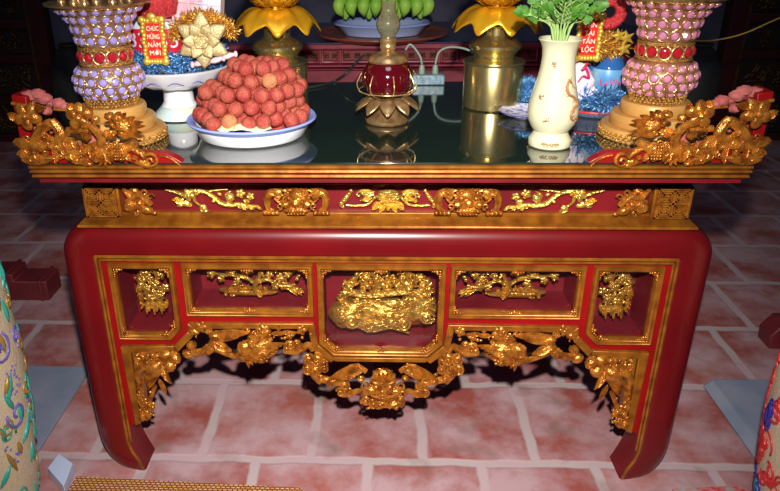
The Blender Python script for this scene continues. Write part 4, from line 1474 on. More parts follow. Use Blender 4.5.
for k in range(10):
    a0 = 2 * pi * (k + .5) / 10
    lf = MB()
    def fn(p, q, a0=a0):
        s_ = (q - .5) * 2
        wv = .019 * sin(pi * min(1, .10 + .90 * p)) ** .75
        r = .032 + .050 * p
        z = ZT + .063 - .004 * p - .028 * p * p
        c = Vector((ox + r * cos(a0), oy + r * sin(a0), z))
        t = Vector((-sin(a0), cos(a0), 0))
        return c + t * (wv * s_) + Vector((0, 0, .004 * (1 - s_ * s_)))
    lf.grid(fn, 9, 6, .0012)
    lf.build('lotus_leaf', BRASS2, ol, angle=180)
for k in range(8):
    a = 2 * pi * (k + .25) / 8
    pts = [(ox + r * cos(a), oy + r * sin(a), ZT + z) for r, z in ((.040, .066), (.066, .078), (.074, .096), (.068, .112), (.0625, .122))]
    wr = MB().tube(catmull(pts, 5), .0013, 6)
    wr.build('wire_stay', WIRE, ol, angle=180)
MB().tube([(ox + .069 * cos(2 * pi * k / 48), oy + .069 * sin(2 * pi * k / 48), ZT + .079) for k in range(49)], .0014, 6).build('wire_hoop', WIRE, ol, angle=180)

# ---- cream vase
vx, vy = base_at(549, 145.5)
va = thing('ceramic_vase', 'tall cream vase with a brown dragon motif and green herbs in it', 'vase', (vx, vy, ZT))
rows = [(147, 19.0), (145, 21), (139, 20.5), (134.5, 17.5), (132, 16.6), (127, 20.5), (119, 24.2), (111, 24.8), (103, 23.8), (92, 21.2), (80, 18.6), (68, 16.9), (58, 16.4), (50, 17.2), (44, 19.4), (41, 21.6)]
pv = prof_px(551, vy, rows)
zmin = pv[0][1]
pv = [(r * 1.0, ZT + .0005 + (z - zmin)) for r, z in pv]
ztop = pv[-1][1]
pv2 = pv + [(pv[-1][0] - .001, ztop + .002), (pv[-1][0] - .004, ztop + .001), (pv[-2][0] - .004, pv[-2][1]), (pv[-4][0] - .004, pv[-4][1]), (pv[8][0] - .004, pv[8][1]), (.02, pv[8][1] - .01)]
MB().lathe(pv2, vx, vy, 56).build('body', CREAM, va, angle=50)
def vr(z):
    for (r0, z0), (r1, z1) in zip(pv[:-1], pv[1:]):
        if z0 <= z <= z1: return r0 + (r1 - r0) * (z - z0) / max(1e-6, z1 - z0)
    return pv[-1][0]
H_ = ztop - ZT
def on_vase(a, z, d=.0006):
    r = vr(z) + d
    return Vector((vx + r * sin(a), vy - r * cos(a), z))
dm = MB()
dpts = [(.72, .60), (.50, .66), (.30, .60), (.42, .53), (.68, .50), (.86, .44), (.62, .40), (.50, .34), (.68, .29), (.92, .30), (.98, .22)]
dm.tube(catmull([on_vase(a, ZT + H_ * t) for a, t in dpts], 6), lerp_list([.0012, .0034, .0040, .0044, .0046, .0046, .0044, .0040, .0034, .0026, .0010], 61), 6, flat=.35)
rn = random.Random(2)
for k in range(34):
    i = rn.randrange(len(dpts) - 1)
    t = rn.random()
    a = dpts[i][0] + (dpts[i + 1][0] - dpts[i][0]) * t
    z = dpts[i][1] + (dpts[i + 1][1] - dpts[i][1]) * t
    a2, z2 = a + rn.uniform(-.22, .22), z + rn.uniform(-.035, .035)
    dm.tube([on_vase(a, ZT + H_ * z), on_vase((a + a2) / 2, ZT + H_ * (z + z2) / 2), on_vase(a2, ZT + H_ * z2)], [.0012, .0009, .0004], 5)
dm.build('dragon_motif', MOTIF, va, angle=180)
cmf = MB()
for a0, z0, w_ in ((-.42, .79, .5), (-.5, .30, .2), (-.85, .50, .25)):
    for k in range(7):
        a = a0 + rn.uniform(-.5, .5) * w_
        z = z0 + rn.uniform(-.02, .02)
        cmf.tube([on_vase(a, ZT + H_ * z), on_vase(a + .12 * w_, ZT + H_ * (z + .012)), on_vase(a + .25 * w_, ZT + H_ * z)], .0009, 5)
for k in range(16):
    a = -.62 + k * .05
    z = .055 + .012 * sin(k * 2.3)
    cmf.tube([on_vase(a, ZT + H_ * z), on_vase(a + .03, ZT + H_ * (z + .018)), on_vase(a + .07, ZT + H_ * z)], .0011, 5)
cmf.build('cloud_motif', MOTIF, va, angle=180)
# herbs
hb = thing('herb_bunch', 'bunch of leafy green herbs standing in the cream vase', 'herbs', (vx, vy, ztop - .10))
rn = random.Random(21)
def leaf_flat(mb, c, dirv, nrm, size):
    side = dirv.cross(nrm).normalized()
    # three-lobed toothed leaf with some thickness and cup
    pts = []
    for k in range(19):
        t = -pi * .93 + 2 * pi * .93 * k / 18
        lob = .60 + .28 * abs(cos(1.5 * t)) + .10 * cos(9 * t)
        pts.append((cos(t) * lob * size, sin(t) * lob * size * .92))
    vs = [c]
    for x_, y_ in pts:
        vs.append(c + dirv * (x_ + size * .5) + side * y_ + nrm * (-.25 * (x_ * x_ + y_ * y_) / size + .12 * abs(y_)))
    n = len(pts)
    th = nrm * -.0008
    vs2 = [v + th for v in vs]
    fs = [(0, i, i + 1) for i in range(1, n)]
    fs2 = [(n + 1, n + 1 + i + 1, n + 1 + i) for i in range(1, n)]
    mb.add(vs + vs2, fs + fs2 + [(i, n + 1 + i, n + 2 + i, i + 1) for i in range(1, n)])
targets = [(528, 14, -.01), (537, -4, .02), (545, -30, 0), (552, -18, -.03), (560, -36, .03), (570, -20, -.01), (580, -14, .02), (590, -2, -.02), (597, 6, .0), (566, 2, -.05), (533, -22, .03), (584, -30, .01), (575, 6, -.04)]
for k, (tx, ty, dy) in enumerate(targets):
    st = MB()
    lv = MB()
    a = 2 * pi * k / len(targets)
    b0 = Vector((vx + .012 * cos(a), vy + .012 * sin(a), ztop - .10))
    e = P(tx, ty, vy + dy)
    md = Vector((vx + (e.x - vx) * .35 + rn.uniform(-.005, .005), vy + (e.y - vy) * .4, ztop + .03))
    c = catmull([b0, Vector((vx + (md.x - vx) * .55, vy + (md.y - vy) * .55, ztop + .001)), md, e], 6)
    st.tube(c, lerp_list([.0028, .0026, .0018, .0009], len(c)), 6)
    tip = (c[-1] - c[-3]).normalized()
    spots = [(c[-1], tip)]
    for q in range(6):
        i = len(c) - 2 - q
        if i < 9: break
        for sgn in (-1, 1):
            dr = (tip + Vector((sgn * rn.uniform(.5, 1.1), rn.uniform(-.6, .6), rn.uniform(-.3, .4)))).normalized()
            e2 = c[i] + dr * rn.uniform(.016, .034)
            st.tube([c[i], e2], [.0010, .0006], 5)
            spots.append((e2, dr))
    for pos_, dr in spots:
        nrm = (Vector((rn.uniform(-.5, .5), -1, rn.uniform(.1, 1.0)))).normalized()
        nrm = (nrm - dr * nrm.dot(dr)).normalized()
        leaf_flat(lv, pos_, dr, nrm, rn.uniform(.009, .0145))
    o = st.build('stem', STEM, hb, angle=180)
    tag(lv.build('leaves', LEAF, o, angle=60), kind='stuff')

# ---- small patterned plate behind the vase
qx, qy = base_at(529, 117)
sp = thing('small_plate', 'small blue and white patterned plate lying behind the cream vase', 'plate', (qx, qy, ZT))
MB().lathe([(.040, ZT + .0005), (.044, ZT + .004), (.068, ZT + .012), (.074, ZT + .015), (.073, ZT + .017), (.066, ZT + .0145), (.040, ZT + .008), (.01, ZT + .008)], qx, qy, 48).build('dish', BWPATT, sp, angle=50)
MB().tube([(qx + .074 * cos(2 * pi * k / 48), qy + .074 * sin(2 * pi * k / 48), ZT + .0165) for k in range(49)], .0012, 6).build('rim', VNAVY, sp, angle=180)

# ---- tinsel helper
def tinsel(path, rad, n, rn, strand=.022, wd=.0016):
    mb = MB()
    path = [Vector(p) for p in path]
    mb.tube(path, .004, 6)
    for _ in range(n):
        i = rn.randrange(len(path) - 1)
        c = path[i].lerp(path[i + 1], rn.random())
        d = Vector((rn.gauss(0, 1), rn.gauss(0, 1), rn.gauss(0, 1))).normalized()
        L = rad * rn.uniform(.55, 1.1)
        s_ = d.orthogonal().normalized()
        s_.rotate(Quaternion(d, rn.uniform(0, 6.28)))
        e = c + d * L
        t = d.cross(s_) * .0004
        w2 = s_ * wd
        mb.add([c - w2, c + w2, e + w2 * .6, e - w2 * .6, c - w2 + t, c + w2 + t, e + w2 * .6 + t, e - w2 * .6 + t],
               [(0, 1, 2, 3), (7, 6, 5, 4), (0, 4, 5, 1), (1, 5, 6, 2), (2, 6, 7, 3), (3, 7, 4, 0)])
    return mb

# ---- footed porcelain dish, left
fx_, fy_ = base_at(181, 116.5)
fd = thing('footed_dish', 'white footed porcelain fruit dish beside the lavender jewelled vase', 'footed dish', (fx_, fy_, ZT))
u_ = .00262
MB().lathe([(.062, ZT + .0005), (.066, ZT + .003), (.064, ZT + .014), (.050, ZT + .026), (.044, ZT + .032)], fx_, fy_, 48).build('foot', AQUA, fd, angle=50)
MB().lathe([(.045, ZT + .0315), (.038, ZT + .042), (.037, ZT + .066), (.044, ZT + .078)], fx_, fy_, 48).build('stem', WHITE, fd, angle=50)
MB().lathe([(.044, ZT + .0775), (.082, ZT + .084), (.112, ZT + .098), (.124, ZT + .116), (.134, ZT + .124), (.137, ZT + .129), (.132, ZT + .131), (.10, ZT + .122), (.03, ZT + .116)], fx_, fy_, 56,
           fn=lambda r, z, a: (r * (1 + (.025 * cos(12 * a) if ZT + .08 < z < ZT + .12 else 0)), z)).build('bowl', WHITE, fd, angle=50)
sc_ = MB()
for k in range(14):
    a = 2 * pi * k / 14
    pts = []
    for t in range(7):
        aa = a + (t - 3) * .06
        pts.append((fx_ + (.122 - .003 * abs(t - 3)) * cos(aa), fy_ + (.122 - .003 * abs(t - 3)) * sin(aa), ZT + .104 + .004 * cos((t - 3) * 1.0)))
    sc_.tube(pts, .0012, 5)
sc_.build('painted_scallop', VPURP, fd, angle=180)
ZD = ZT + .131
rn = random.Random(5)
def gold_card(c, wd, h, lines, label, yaw=0.0):
    """small red greeting plaque in a bead gilt frame, upright"""
    g = thing('greeting_plaque', label, 'greeting plaque', (c.x, c.y, c.z - h / 2), 'greeting plaques')
    MB().box(c.x - wd / 2, c.x + wd / 2, c.y, c.y + .004, c.z - h / 2, c.z + h / 2).build('plaque', SIGNRED, g, bevel=.001)
    fr = MB()
    fw = wd / 2 + .006; fh = h / 2 + .007
    nx, nz = 7, 11
    for i in range(nx + 1):
        for z in (-fh, fh):
            fr.blob((c.x - fw + 2 * fw * i / nx, c.y - .001, c.z + z + (.003 * cos(i * 2) if z > 0 else 0)), (.0062, .005, .0062), None, 7, 5)
    for j in range(1, nz):
        for x_ in (-fw, fw):
            fr.blob((c.x + x_ + .0015 * sin(j * 2.1), c.y - .001, c.z - fh + 2 * fh * j / nz), (.0062, .005, .0066), None, 7, 5)
    for sx_ in (-1, 1):
        for sz_ in (-1, 1):
            fr.blob((c.x + sx_ * fw, c.y - .002, c.z + sz_ * fh), (.009, .006, .009), None, 8, 5)
    fr.blob((c.x, c.y - .002, c.z + fh + .007), (.012, .005, .009), None, 8, 5)
    fr.box(c.x - fw, c.x + fw, c.y + .001, c.y + .005, c.z - fh, c.z + fh)
    fr.build('gilt_frame', TGOLD, g, angle=180)
    text_on(g, lines, Vector((c.x, c.y - .0008, c.z)), wd * .84, h * .92, 0, SIGNWHITE, size=h * .19)
    return g
# beer cans standing in the dish
def can(x, y, z, label, rotz, r=.033, h=.118):
    v = thing('drink_can', label, 'drink can', (x, y, z), 'cans in the footed dish')
    MB().lathe([(r - .006, z + .0004), (r, z + .006), (r, z + h - .008), (r - .005, z + h), (r - .008, z + h - .002)], x, y, 32).build('can_body', CANW, v, angle=40)
    MB().lathe([(r + .0003, z + h * .40), (r + .0006, z + h * .41), (r + .0006, z + h * .86), (r + .0003, z + h * .87)], x, y, 32, False, False).build('red_band', CANR, v, angle=40)
    t = text_shape('33', .048, .001)
    def bend(p):
        a = p.x / r + rotz
        rr = r + .0014 - p.y
        return (x + rr * sin(a), y - rr * cos(a), z + h * .64 + p.z)
    xform(t, bend)
    t.build('number', CANW, v)
    return v
for a_, lab, rz in ((235, 'white drink can with a red 33 band, nearest the lavender vase', -.25), (292, 'white drink can with a red 33 band, beside the greeting plaque and gold flower', .15), (345, 'white drink can with a red 33 band, behind the champagne glitter flower', .6), (175, 'white drink can with a red 33 band, at the back behind the lavender vase', -.9), (100, 'white drink can with a red 33 band, at the back of the footed dish', 2.8)):
    rr = .066
    can(fx_ - .012 + rr * cos(radians(a_)), fy_ + rr * sin(radians(a_)), ZD - .006, lab, rz)
# blue tinsel wreath round the rim of the dish
pts = [(fx_ + .118 * cos(2 * pi * k / 60), fy_ + .118 * sin(2 * pi * k / 60), ZD + .018 + .006 * sin(k * 1.3)) for k in range(61)]
pts2 = [(fx_ + .112 * cos(2 * pi * k / 60 + .1), fy_ + .112 * sin(2 * pi * k / 60 + .1), ZD + .036 + .005 * sin(k * 1.7)) for k in range(61)]
tb = tinsel(pts, .024, 3000, rn)
tb.merge(tinsel(pts2, .020, 1800, rn))
tag(tb.build('tinsel_garland', TBLUE, origin=(fx_, fy_, ZD), angle=180), 'blue tinsel garland wound round the rim of the white footed dish', 'tinsel')
# wrapped sweets lying in the tinsel
for px_, py_, lab in ((200, 63, 'pink wrapped sweet in blue tinsel, beneath the champagne glitter flower'), (216, 60, 'pink wrapped sweet in blue tinsel, middle one right of the glitter flower'), (228, 56, 'pink wrapped sweet in blue tinsel, nearest the brass lotus lamp')):
    c = P(px_, py_, fy_ - .118)
    sw = MB().blob(c, (.017, .008, .007), Quaternion((0, 1, 0), -.25), 12, 8)
    for s_ in (-1, 1):
        e = c + Vector((s_ * .018, 0, s_ * .004))
        sw.blob(e, (.005, .006, .008), None, 8, 5)
    tag(sw.build('wrapped_sweet', PAPERP, origin=c, angle=180), lab, 'sweet', 'sweets in the blue tinsel')
# red foil parcel, white parcels, copper tinsel, champagne flower, plaque
rp = thing('foil_parcel', 'red glittery foil parcel with a pointed neck on top of the footed dish', 'parcel', (P(158, 40, fy_ - .04).x, fy_ - .03, ZD + .11))
rc_ = rp.location
def fn_r(r, z, a): return (r * (1 + .10 * sin(5 * a + z * 60) + .05 * sin(11 * a)), z)
MB().lathe([(.020, rc_.z), (.044, rc_.z + .012), (.052, rc_.z + .04), (.045, rc_.z + .075), (.030, rc_.z + .105), (.016, rc_.z + .14), (.024, rc_.z + .17)], rc_.x, rc_.y, 40, fn=fn_r).build('wrapping', TRED, rp, angle=60)
MB().tube([(rc_.x + .022 * cos(2 * pi * k / 24), rc_.y + .022 * sin(2 * pi * k / 24), rc_.z + .135) for k in range(25)], .004, 6).build('ribbon', TGOLD, rp, angle=180)
for (px_, py_, w_, h_, m_, lab) in ((190, 4, .075, .085, PAPERP, 'pink wrapped parcel standing behind the champagne glitter flower'), (210, 6, .060, .08, PAPERW, 'white wrapped parcel beside the pink parcel above the copper tinsel')):
    c = P(px_, py_, fy_ + .0)
    b = MB()
    b.obox((c.x, c.y, c.z), w_, .05, h_, Quaternion((0, 1, 0), .12))
    b.tube([(c.x - w_ * .5, c.y - .027, c.z + .01), (c.x + w_ * .5, c.y - .027, c.z + .003)], .003, 6)
    b.tube([(c.x, c.y - .027, c.z - h_ * .5), (c.x + .005, c.y - .027, c.z + h_ * .5)], .003, 6)
    tag(b.build('wrapped_parcel', m_, origin=(c.x, c.y, c.z - h_ / 2), bevel=.008, bseg=3), lab, 'parcel', 'wrapped parcels on the footed dish')
pts = catmull([P(172, 34, fy_ - .09), P(186, 22, fy_ - .085), P(204, 17, fy_ - .08), P(220, 24, fy_ - .075), P(232, 32, fy_ - .07)], 8)
tag(tinsel(pts, .026, 1700, rn).build('tinsel_garland', TBROWN, origin=P(204, 20, fy_ - .08), angle=180), 'copper brown tinsel draped over the cans of the footed dish', 'tinsel')
fc = P(203, 40, fy_ - .118)
gfw = thing('glitter_flower', 'large champagne glitter flower on the blue tinsel of the footed dish', 'artificial flower', (fc.x, fc.y, fc.z - .05))
for ringn, (n_, L, w_, tilt, off) in enumerate(((6, .064, .019, .15, .52), (6, .050, .016, .55, 0), (5, .034, .012, 1.0, .3))):
    for k in range(n_):
        a = 2 * pi * k / n_ + off
        mb = MB()
        ct, st_ = cos(tilt), sin(tilt)
        def fn(p, q, a=a, L=L, w_=w_, ct=ct, st_=st_):
            s_ = (q - .5) * 2
            wv = w_ * sin(pi * min(1, .12 + .86 * p)) ** .8
            r = L * p * ct; f = L * p * st_ + .006 * sin(pi * p) - .006 * p * p
            return Vector((fc.x + r * cos(a) - wv * s_ * sin(a), fc.y - f - .004 * (1 - s_ * s_), fc.z + r * sin(a) + wv * s_ * cos(a)))
        mb.grid(fn, 8, 6, .0015)
        mb.build('petal', CHAMP, gfw, angle=180)
ce = MB()
for k in range(18):
    a = k * 2.4; r = .0022 * sqrt(k)
    ce.blob((fc.x + r * cos(a), fc.y - .022, fc.z + r * sin(a)), .004, None, 7, 5)
ce.build('centre', CHAMP, gfw, angle=180)
gold_card(P(154, 41, fy_ - .132), .033, .078, ['CHÚC', 'MỪNG', 'NĂM', 'MỚI'], 'red greeting plaque in a gold frame lettered CHÚC MỪNG NĂM MỚI')

# ---- right-hand gift dish: tinsel, sweets, water bottle, plaque
gx, gy = base_at(594, 112)
gd_ = thing('gift_dish', 'shallow blue dish of tinsel and gifts between cream vase and pink jewelled vase', 'dish', (gx, gy, ZT))
MB().lathe([(.07, ZT + .0005), (.075, ZT + .004), (.105, ZT + .014), (.118, ZT + .022), (.117, ZT + .025), (.10, ZT + .018), (.02, ZT + .010)], gx, gy, 48).build('dish_body', PALEBLUE, gd_, angle=50)
MB().tube([(gx + .118 * cos(2 * pi * k / 48), gy + .118 * sin(2 * pi * k / 48), ZT + .0245) for k in range(49)], .003, 6).build('red_rim', VRED, gd_, angle=180)
rn = random.Random(8)
pts = [(gx + .108 * cos(2 * pi * k / 60), gy + .108 * sin(2 * pi * k / 60), ZT + .052 + .006 * sin(k * 1.3)) for k in range(61)]
tb = tinsel(pts, .040, 4200, rn)
tag(tb.build('tinsel_garland', TBLUE, origin=(gx, gy, ZT + .03), angle=180), 'blue tinsel ring lying around the shallow gift dish', 'tinsel')
pts = catmull([P(520, 98, gy + .05), P(523, 88, gy + .06), P(532, 88, gy + .06), P(542, 96, gy + .06)], 8)
tag(tinsel(pts, .034, 2000, rn).build('tinsel_garland', TBLUE, origin=P(516, 90, gy), angle=180), 'blue tinsel strand between the brass lotus lamp and the cream vase', 'tinsel')
tag(MB().box(P(500, 76, gy + .12).x, P(513, 76, gy + .12).x, gy + .12, gy + .15, P(500, 84, gy + .12).z, P(500, 62, gy + .12).z).build('small_box', TBROWN, origin=P(506, 84, gy + .13), bevel=.003), 'small copper coloured box behind the brass lotus lamp near the cream vase', 'box')
# bottles
def bottle(px_, pyb, Y, label, lay=False):
    p = P(px_, pyb, Y)
    x, y, z = p.x, p.y, p.z
    b = thing('water_bottle', label, 'water bottle', (x, y, z), 'water bottles')
    MB().lathe([(.030, z), (.037, z + .004), (.038, z + .03), (.0365, z + .034), (.038, z + .038), (.038, z + .092), (.036, z + .098), (.028, z + .118), (.014, z + .138), (.0135, z + .150)], x, y, 40).build('bottle_body', PLASTICBLUE, b, angle=40)
    MB().lathe([(.0383, z + .036), (.0387, z + .037), (.0387, z + .089), (.0383, z + .090)], x, y, 40, False, False).build('label', LABELBLUE, b, angle=40)
    MB().lathe([(.0155, z + .149), (.016, z + .151), (.016, z + .164), (.014, z + .166)], x, y, 24).build('cap', PALEBLUE, b, angle=40)
    t = text_shape('LaVie', .024, .001)
    def bend(q):
        a = q.x / .0387 - .1
        rr = .0396 - q.y
        return (x + rr * sin(a), y - rr * cos(a), z + .060 + q.z)
    xform(t, bend)
    t.build('lettering', LETRED, b)
    return b
bottle(604, 104, gy - .02, 'blue plastic water bottle beside the pink jewelled vase')
bottle(577, 104, gy + .02, 'blue plastic water bottle half hidden behind the cream vase')
# white sweets wrappers fanned
for k, (px_, py_, ang, sx_, lab) in enumerate(((583, 76, .9, .040, 'white crinkled packet against the cream vase, topmost'), (588, 99, -.15, .046, 'white crinkled packet lying below the water bottles'), (577, 92, 1.4, .036, 'white crinkled packet touching the side of the cream vase'))):
    c = P(px_, py_, gy - .085)
    b = MB()
    q = Quaternion((0, 1, 0), ang)
    b.blob(c, (sx_, .012, .021), q, 14, 8)
    for s_ in (-1, 1):
        e = c + q @ Vector((s_ * sx_ * 1.05, 0, 0))
        for t in range(3):
            b.blob(e, (.014, .003, .006), q @ Quaternion((0, 1, 0), (t - 1) * .6), 8, 5)
    b.v = [v + Vector((0, .003 * sin(v.x * 300 + v.z * 200), 0)) for v in b.v]
    tag(b.build('sweet_packet', PAPERW, origin=c, angle=60), lab, 'packet', 'white packets in the gift dish')
rb = MB().tube(catmull([P(578, 82, gy - .110), P(583, 76, gy - .116), P(589, 78, gy - .112), P(586, 68, gy - .116), P(582, 70, gy - .116), P(588, 63, gy - .108)], 5), .003, 6, flat=.4)
tag(rb.build('red_ribbon', LETRED, origin=P(585, 80, gy - .10), angle=180), 'red ribbon bow on the white packets beside the cream vase', 'ribbon')
# copper tinsel with stars
pts = catmull([P(572, 56, gy - .04), P(588, 48, gy - .05), P(604, 44, gy - .04), P(618, 48, gy - .03)], 8)
tag(tinsel(pts, .040, 2300, rn).build('tinsel_garland', TBROWN, origin=P(596, 50, gy - .04), angle=180), 'copper brown tinsel above the water bottles of the gift dish', 'tinsel')
def star(c, r, label):
    poly = [(c.x + (r if k % 2 == 0 else r * .42) * cos(pi / 2 + pi * k / 5 + .3), c.z + (r if k % 2 == 0 else r * .42) * sin(pi / 2 + pi * k / 5 + .3)) for k in range(10)]
    mb = MB()
    n = 10
    vs = [(p[0], c.y, p[1]) for p in poly] + [(c.x, c.y - r * .25, c.z), (c.x, c.y + r * .25, c.z)]
    mb.add(vs, [(i, (i + 1) % n, n) for i in range(n)] + [((i + 1) % n, i, n + 1) for i in range(n)])
    tag(mb.build('star_ornament', TGOLD, origin=c, angle=20), label, 'star ornament', 'gold star ornaments')
for px_, py_, lab in ((619, 36, 'gold star ornament in the copper tinsel, closest under the red glitter ring'), (627, 38, 'gold star ornament touching the pink jewelled vase, upper of two'), (624, 49, 'gold star ornament touching the pink jewelled vase, lower of two')):
    star(P(px_, py_, gy - .09), .019, lab)
rg = P(610, 12, gy - .06)
ring_ = MB().tube([(rg.x + .026 * cos(2 * pi * k / 32), rg.y, rg.z + .026 * sin(2 * pi * k / 32)) for k in range(33)], .014, 12)
tag(ring_.build('glitter_ring', TRED, origin=rg, angle=180), 'thick red glitter ring standing above the copper tinsel', 'ornament')
gold_card(P(589, 37.5, gy - .115), .036, .078, ['TẤN', 'TÀI', 'TẤN', 'LỘC'], 'red greeting plaque in a gold frame reading TẤN TÀI TẤN LỘC')

# ---- power strip and cables on the back of the table
kp = T(428, 84)
ps = thing('power_strip', 'grey blue power strip with two plugs at the back of the table', 'power strip', (kp.x, kp.y, ZT))
MB().box(kp.x - .048, kp.x + .048, kp.y - .02, kp.y + .02, ZT + .0005, ZT + .030).build('strip_body', MARBLE, ps, bevel=.004)
for dx in (-.020, .020):
    o = MB().lathe([(.009, ZT + .0305), (.010, ZT + .034), (.008, ZT + .052), (.005, ZT + .058)], kp.x + dx, kp.y, 16).build('plug', CORD, ps, angle=50)
cb1 = MB().tube(catmull([(kp.x - .020, kp.y, ZT + .059), (kp.x - .028, kp.y + .0, ZT + .085), (kp.x - .055, kp.y + .01, ZT + .115), (kp.x - .07, kp.y + .005, ZT + .10)], 6), .0035, 8)
tag(cb1.build('green_cable', CORD, origin=(kp.x - .02, kp.y, ZT + .059), angle=180), 'green grey cord rising from the plug nearer the oil lamp', 'cord')
cb2 = MB().tube(catmull([(kp.x + .020, kp.y, ZT + .059), (kp.x + .03, kp.y, ZT + .095), (kp.x + .065, kp.y - .01, ZT + .11), (kp.x + .12, kp.y - .03, ZT + .10), (kp.x + .17, kp.y - .02, ZT + .05)], 6), .0035, 8)
tag(cb2.build('green_cable', CORD, origin=(kp.x + .02, kp.y, ZT + .059), angle=180), 'green grey cord running from the power strip towards the brass lotus lamp', 'cord')
c3 = catmull([T(305, 88, ZT + .004), T(322, 85, ZT + .004), T(335, 81, ZT + .004), P(346, 74, .66), P(355, 64, .70), P(364, 55, .73)], 6)
tag(MB().tube(c3, .004, 8).build('black_cable', BLACK, origin=T(322, 85), angle=180), 'black cable crossing the glass behind the ruby oil lamp', 'cable')

# ================================================================== BEHIND THE TABLE
# rear altar: lower front with carved lattice panels, its top under dark blue glass
YR = 1.65
ra = thing('rear_altar', 'dusty rose lacquered rear altar with pierced panels, behind the main table', 'altar', (0.05, 1.2, 0))
zt2 = P(390, 44, YR).z
xa, xb = -1.05, 1.25
MB().box(xa, xb, YR, YR + .75, zt2 - .022, zt2).build('top_slab', ROSEWOOD, ra, bevel=.004)
MB().box(xa + .02, xb - .02, YR + .02, YR + .73, zt2 + .0004, zt2 + .004).build('glass_cover', BLUETOP, ra)
MB().box(xa + .03, xb - .03, YR + .05, YR + .70, 0.0, zt2 - .022).build('carcass', ROSEWOOD, ra)
for py_, h in ((66, .010), (69.5, .006)):
    z = P(390, py_, YR).z
    MB().box(xa + .01, xb - .01, YR + .002, YR + .06, z - h / 2, z + h / 2).build('rail', ROSEWOOD, ra, bevel=.003)
za_, zb_2 = P(390, 64, YR).z, P(390, 49, YR).z
xs = [P(x, 56, YR).x for x in (216, 256, 296, 320, 340, 440, 460, 500, 540, 580, 620)]
for i in range(len(xs) - 1):
    x0, x1 = xs[i] + .004, xs[i + 1] - .004
    rp_ = [(x0, za_), (x1, za_), (x1, zb_2), (x0, zb_2)]
    f_ = ring_moulding(rp_, [(0, 0), (0, .010), (.003, .012), (.008, .010), (.011, .004), (.012, -.006)], YR + .035).build('panel_frame', ROSEWOOD, ra, angle=40)
    MB().box(x0 + .012, x1 - .012, YR + .038, YR + .046, za_ + .010, zb_2 - .010).build('panel_ground', MAROON, f_)
    sc = MB()
    n_ = max(2, int((x1 - x0) / .045))
    for k in range(n_):
        cx_ = x0 + (x1 - x0) * (k + .5) / n_
        cz_ = (za_ + zb_2) / 2
        for t in range(4):
            a = t * pi / 2 + pi / 4
            sc.blob((cx_ + .010 * cos(a), YR + .034, cz_ + .008 * sin(a)), (.007, .004, .006), None, 7, 5)
        sc.blob((cx_, YR + .031, cz_), (.004, .003, .004), None, 7, 5)
    sc.build('panel_carving', DGOLD, f_, angle=180)
# tray of bananas
KT = 1.38
tp_ = P(382, 33, YR + .14)
zt3 = zt2 + .0045
ty_ = YR + .14
wt = thing('wooden_tray', 'round red brown wooden tray under the plate of green bananas', 'tray', (tp_.x, ty_, zt3))
MB().lathe([(r * KT, z) for r, z in [(.150, zt3 + .0004), (.165, zt3 + .004), (.208, zt3 + .020), (.214, zt3 + .026), (.213, zt3 + .032), (.205, zt3 + .033), (.200, zt3 + .028), (.150, zt3 + .020), (.02, zt3 + .018)]], tp_.x, ty_, 72).build('tray_body', WOOD, wt, angle=50)
zp = zt3 + .019
bp_ = thing('banana_plate', 'pale blue plastic plate with the green bananas, on the wooden tray', 'plate', (tp_.x, ty_, zp))
ov = lambda r, z, a: (r * (1 if True else 0), z)
bpm = MB().lathe([(.10, zp + .0004), (.118, zp + .003), (.136, zp + .040), (.146, zp + .046), (.146, zp + .050), (.137, zp + .051), (.130, zp + .044), (.112, zp + .010), (.02, zp + .008)], 0, 0, 56)
xform(bpm, lambda v: (tp_.x + v.x * 1.06 * KT, ty_ + v.y * .85 * KT, v.z))
bpm.build('plate_body', PALEBLUE, bp_, angle=50)
rim_ = MB().tube([(tp_.x + .1415 * KT * 1.06 * cos(2 * pi * k / 56), ty_ + .1415 * KT * .85 * sin(2 * pi * k / 56), zp + .0495) for k in range(57)], .006, 8)
rim_.build('rim', BLUERIM, bp_, angle=180)
bn = thing('banana_bunch', 'bunch of green bananas heaped on the pale blue plate', 'bananas', (tp_.x, ty_, zp + .02))
stemc = Vector((tp_.x + .01, ty_ + .05, zp + .19))
bxs = [339, 351, 363, 375, 393, 405, 416, 427]
for k, xx in enumerate(bxs):
    lo = P(xx, 14, ty_ - .095)
    lo.z = max(lo.z, zp + .052)
    up_ = Vector((stemc.x + (k - 3.5) * .022, stemc.y + .015 * abs(k - 3.5) * .3, stemc.z))
    md = lo.lerp(up_, .45) + Vector(((k - 3.5) * .012, -.045, .01))
    lo2 = lo + Vector(((k - 3.5) * -.004, .012, -.008))
    c = catmull([lo2, lo2.lerp(md, .5) + Vector(((k - 3.5) * .004, -.014, 0)), md, up_], 6)
    b = MB().tube(c, [q * 1.3 for q in lerp_list([.004, .0095, .0155, .019, .0205, .020, .018, .015, .010, .007], len(c))], 5 if False else 7)
    o = b.build('banana', BANANA, bn, angle=70)
    o2 = MB().blob(lo2, .0065, None, 8, 5).build('tip', BANEND, o, angle=180)
for k, xx in enumerate((345, 369, 385, 399, 421)):
    up_ = Vector((stemc.x + (k - 2) * .014, stemc.y + .02, stemc.z))
    lo = P(xx, 12, ty_ - .02); lo.z = zp + .065
    md = lo.lerp(up_, .5) + Vector(((k - 2) * .02, -.03, .02))
    c = catmull([lo, md, up_], 8)
    MB().tube(c, lerp_list([.007, .017, .020, .021, .020, .014, .008], len(c)), 7).build('banana', BANANA, bn, angle=70)
MB().lathe([(.02, stemc.z - .012), (.048, stemc.z - .004), (.05, stemc.z + .008), (.03, stemc.z + .02), (.018, stemc.z + .05)], stemc.x, stemc.y + .01, 20).build('crown', STEM, bn, angle=50)

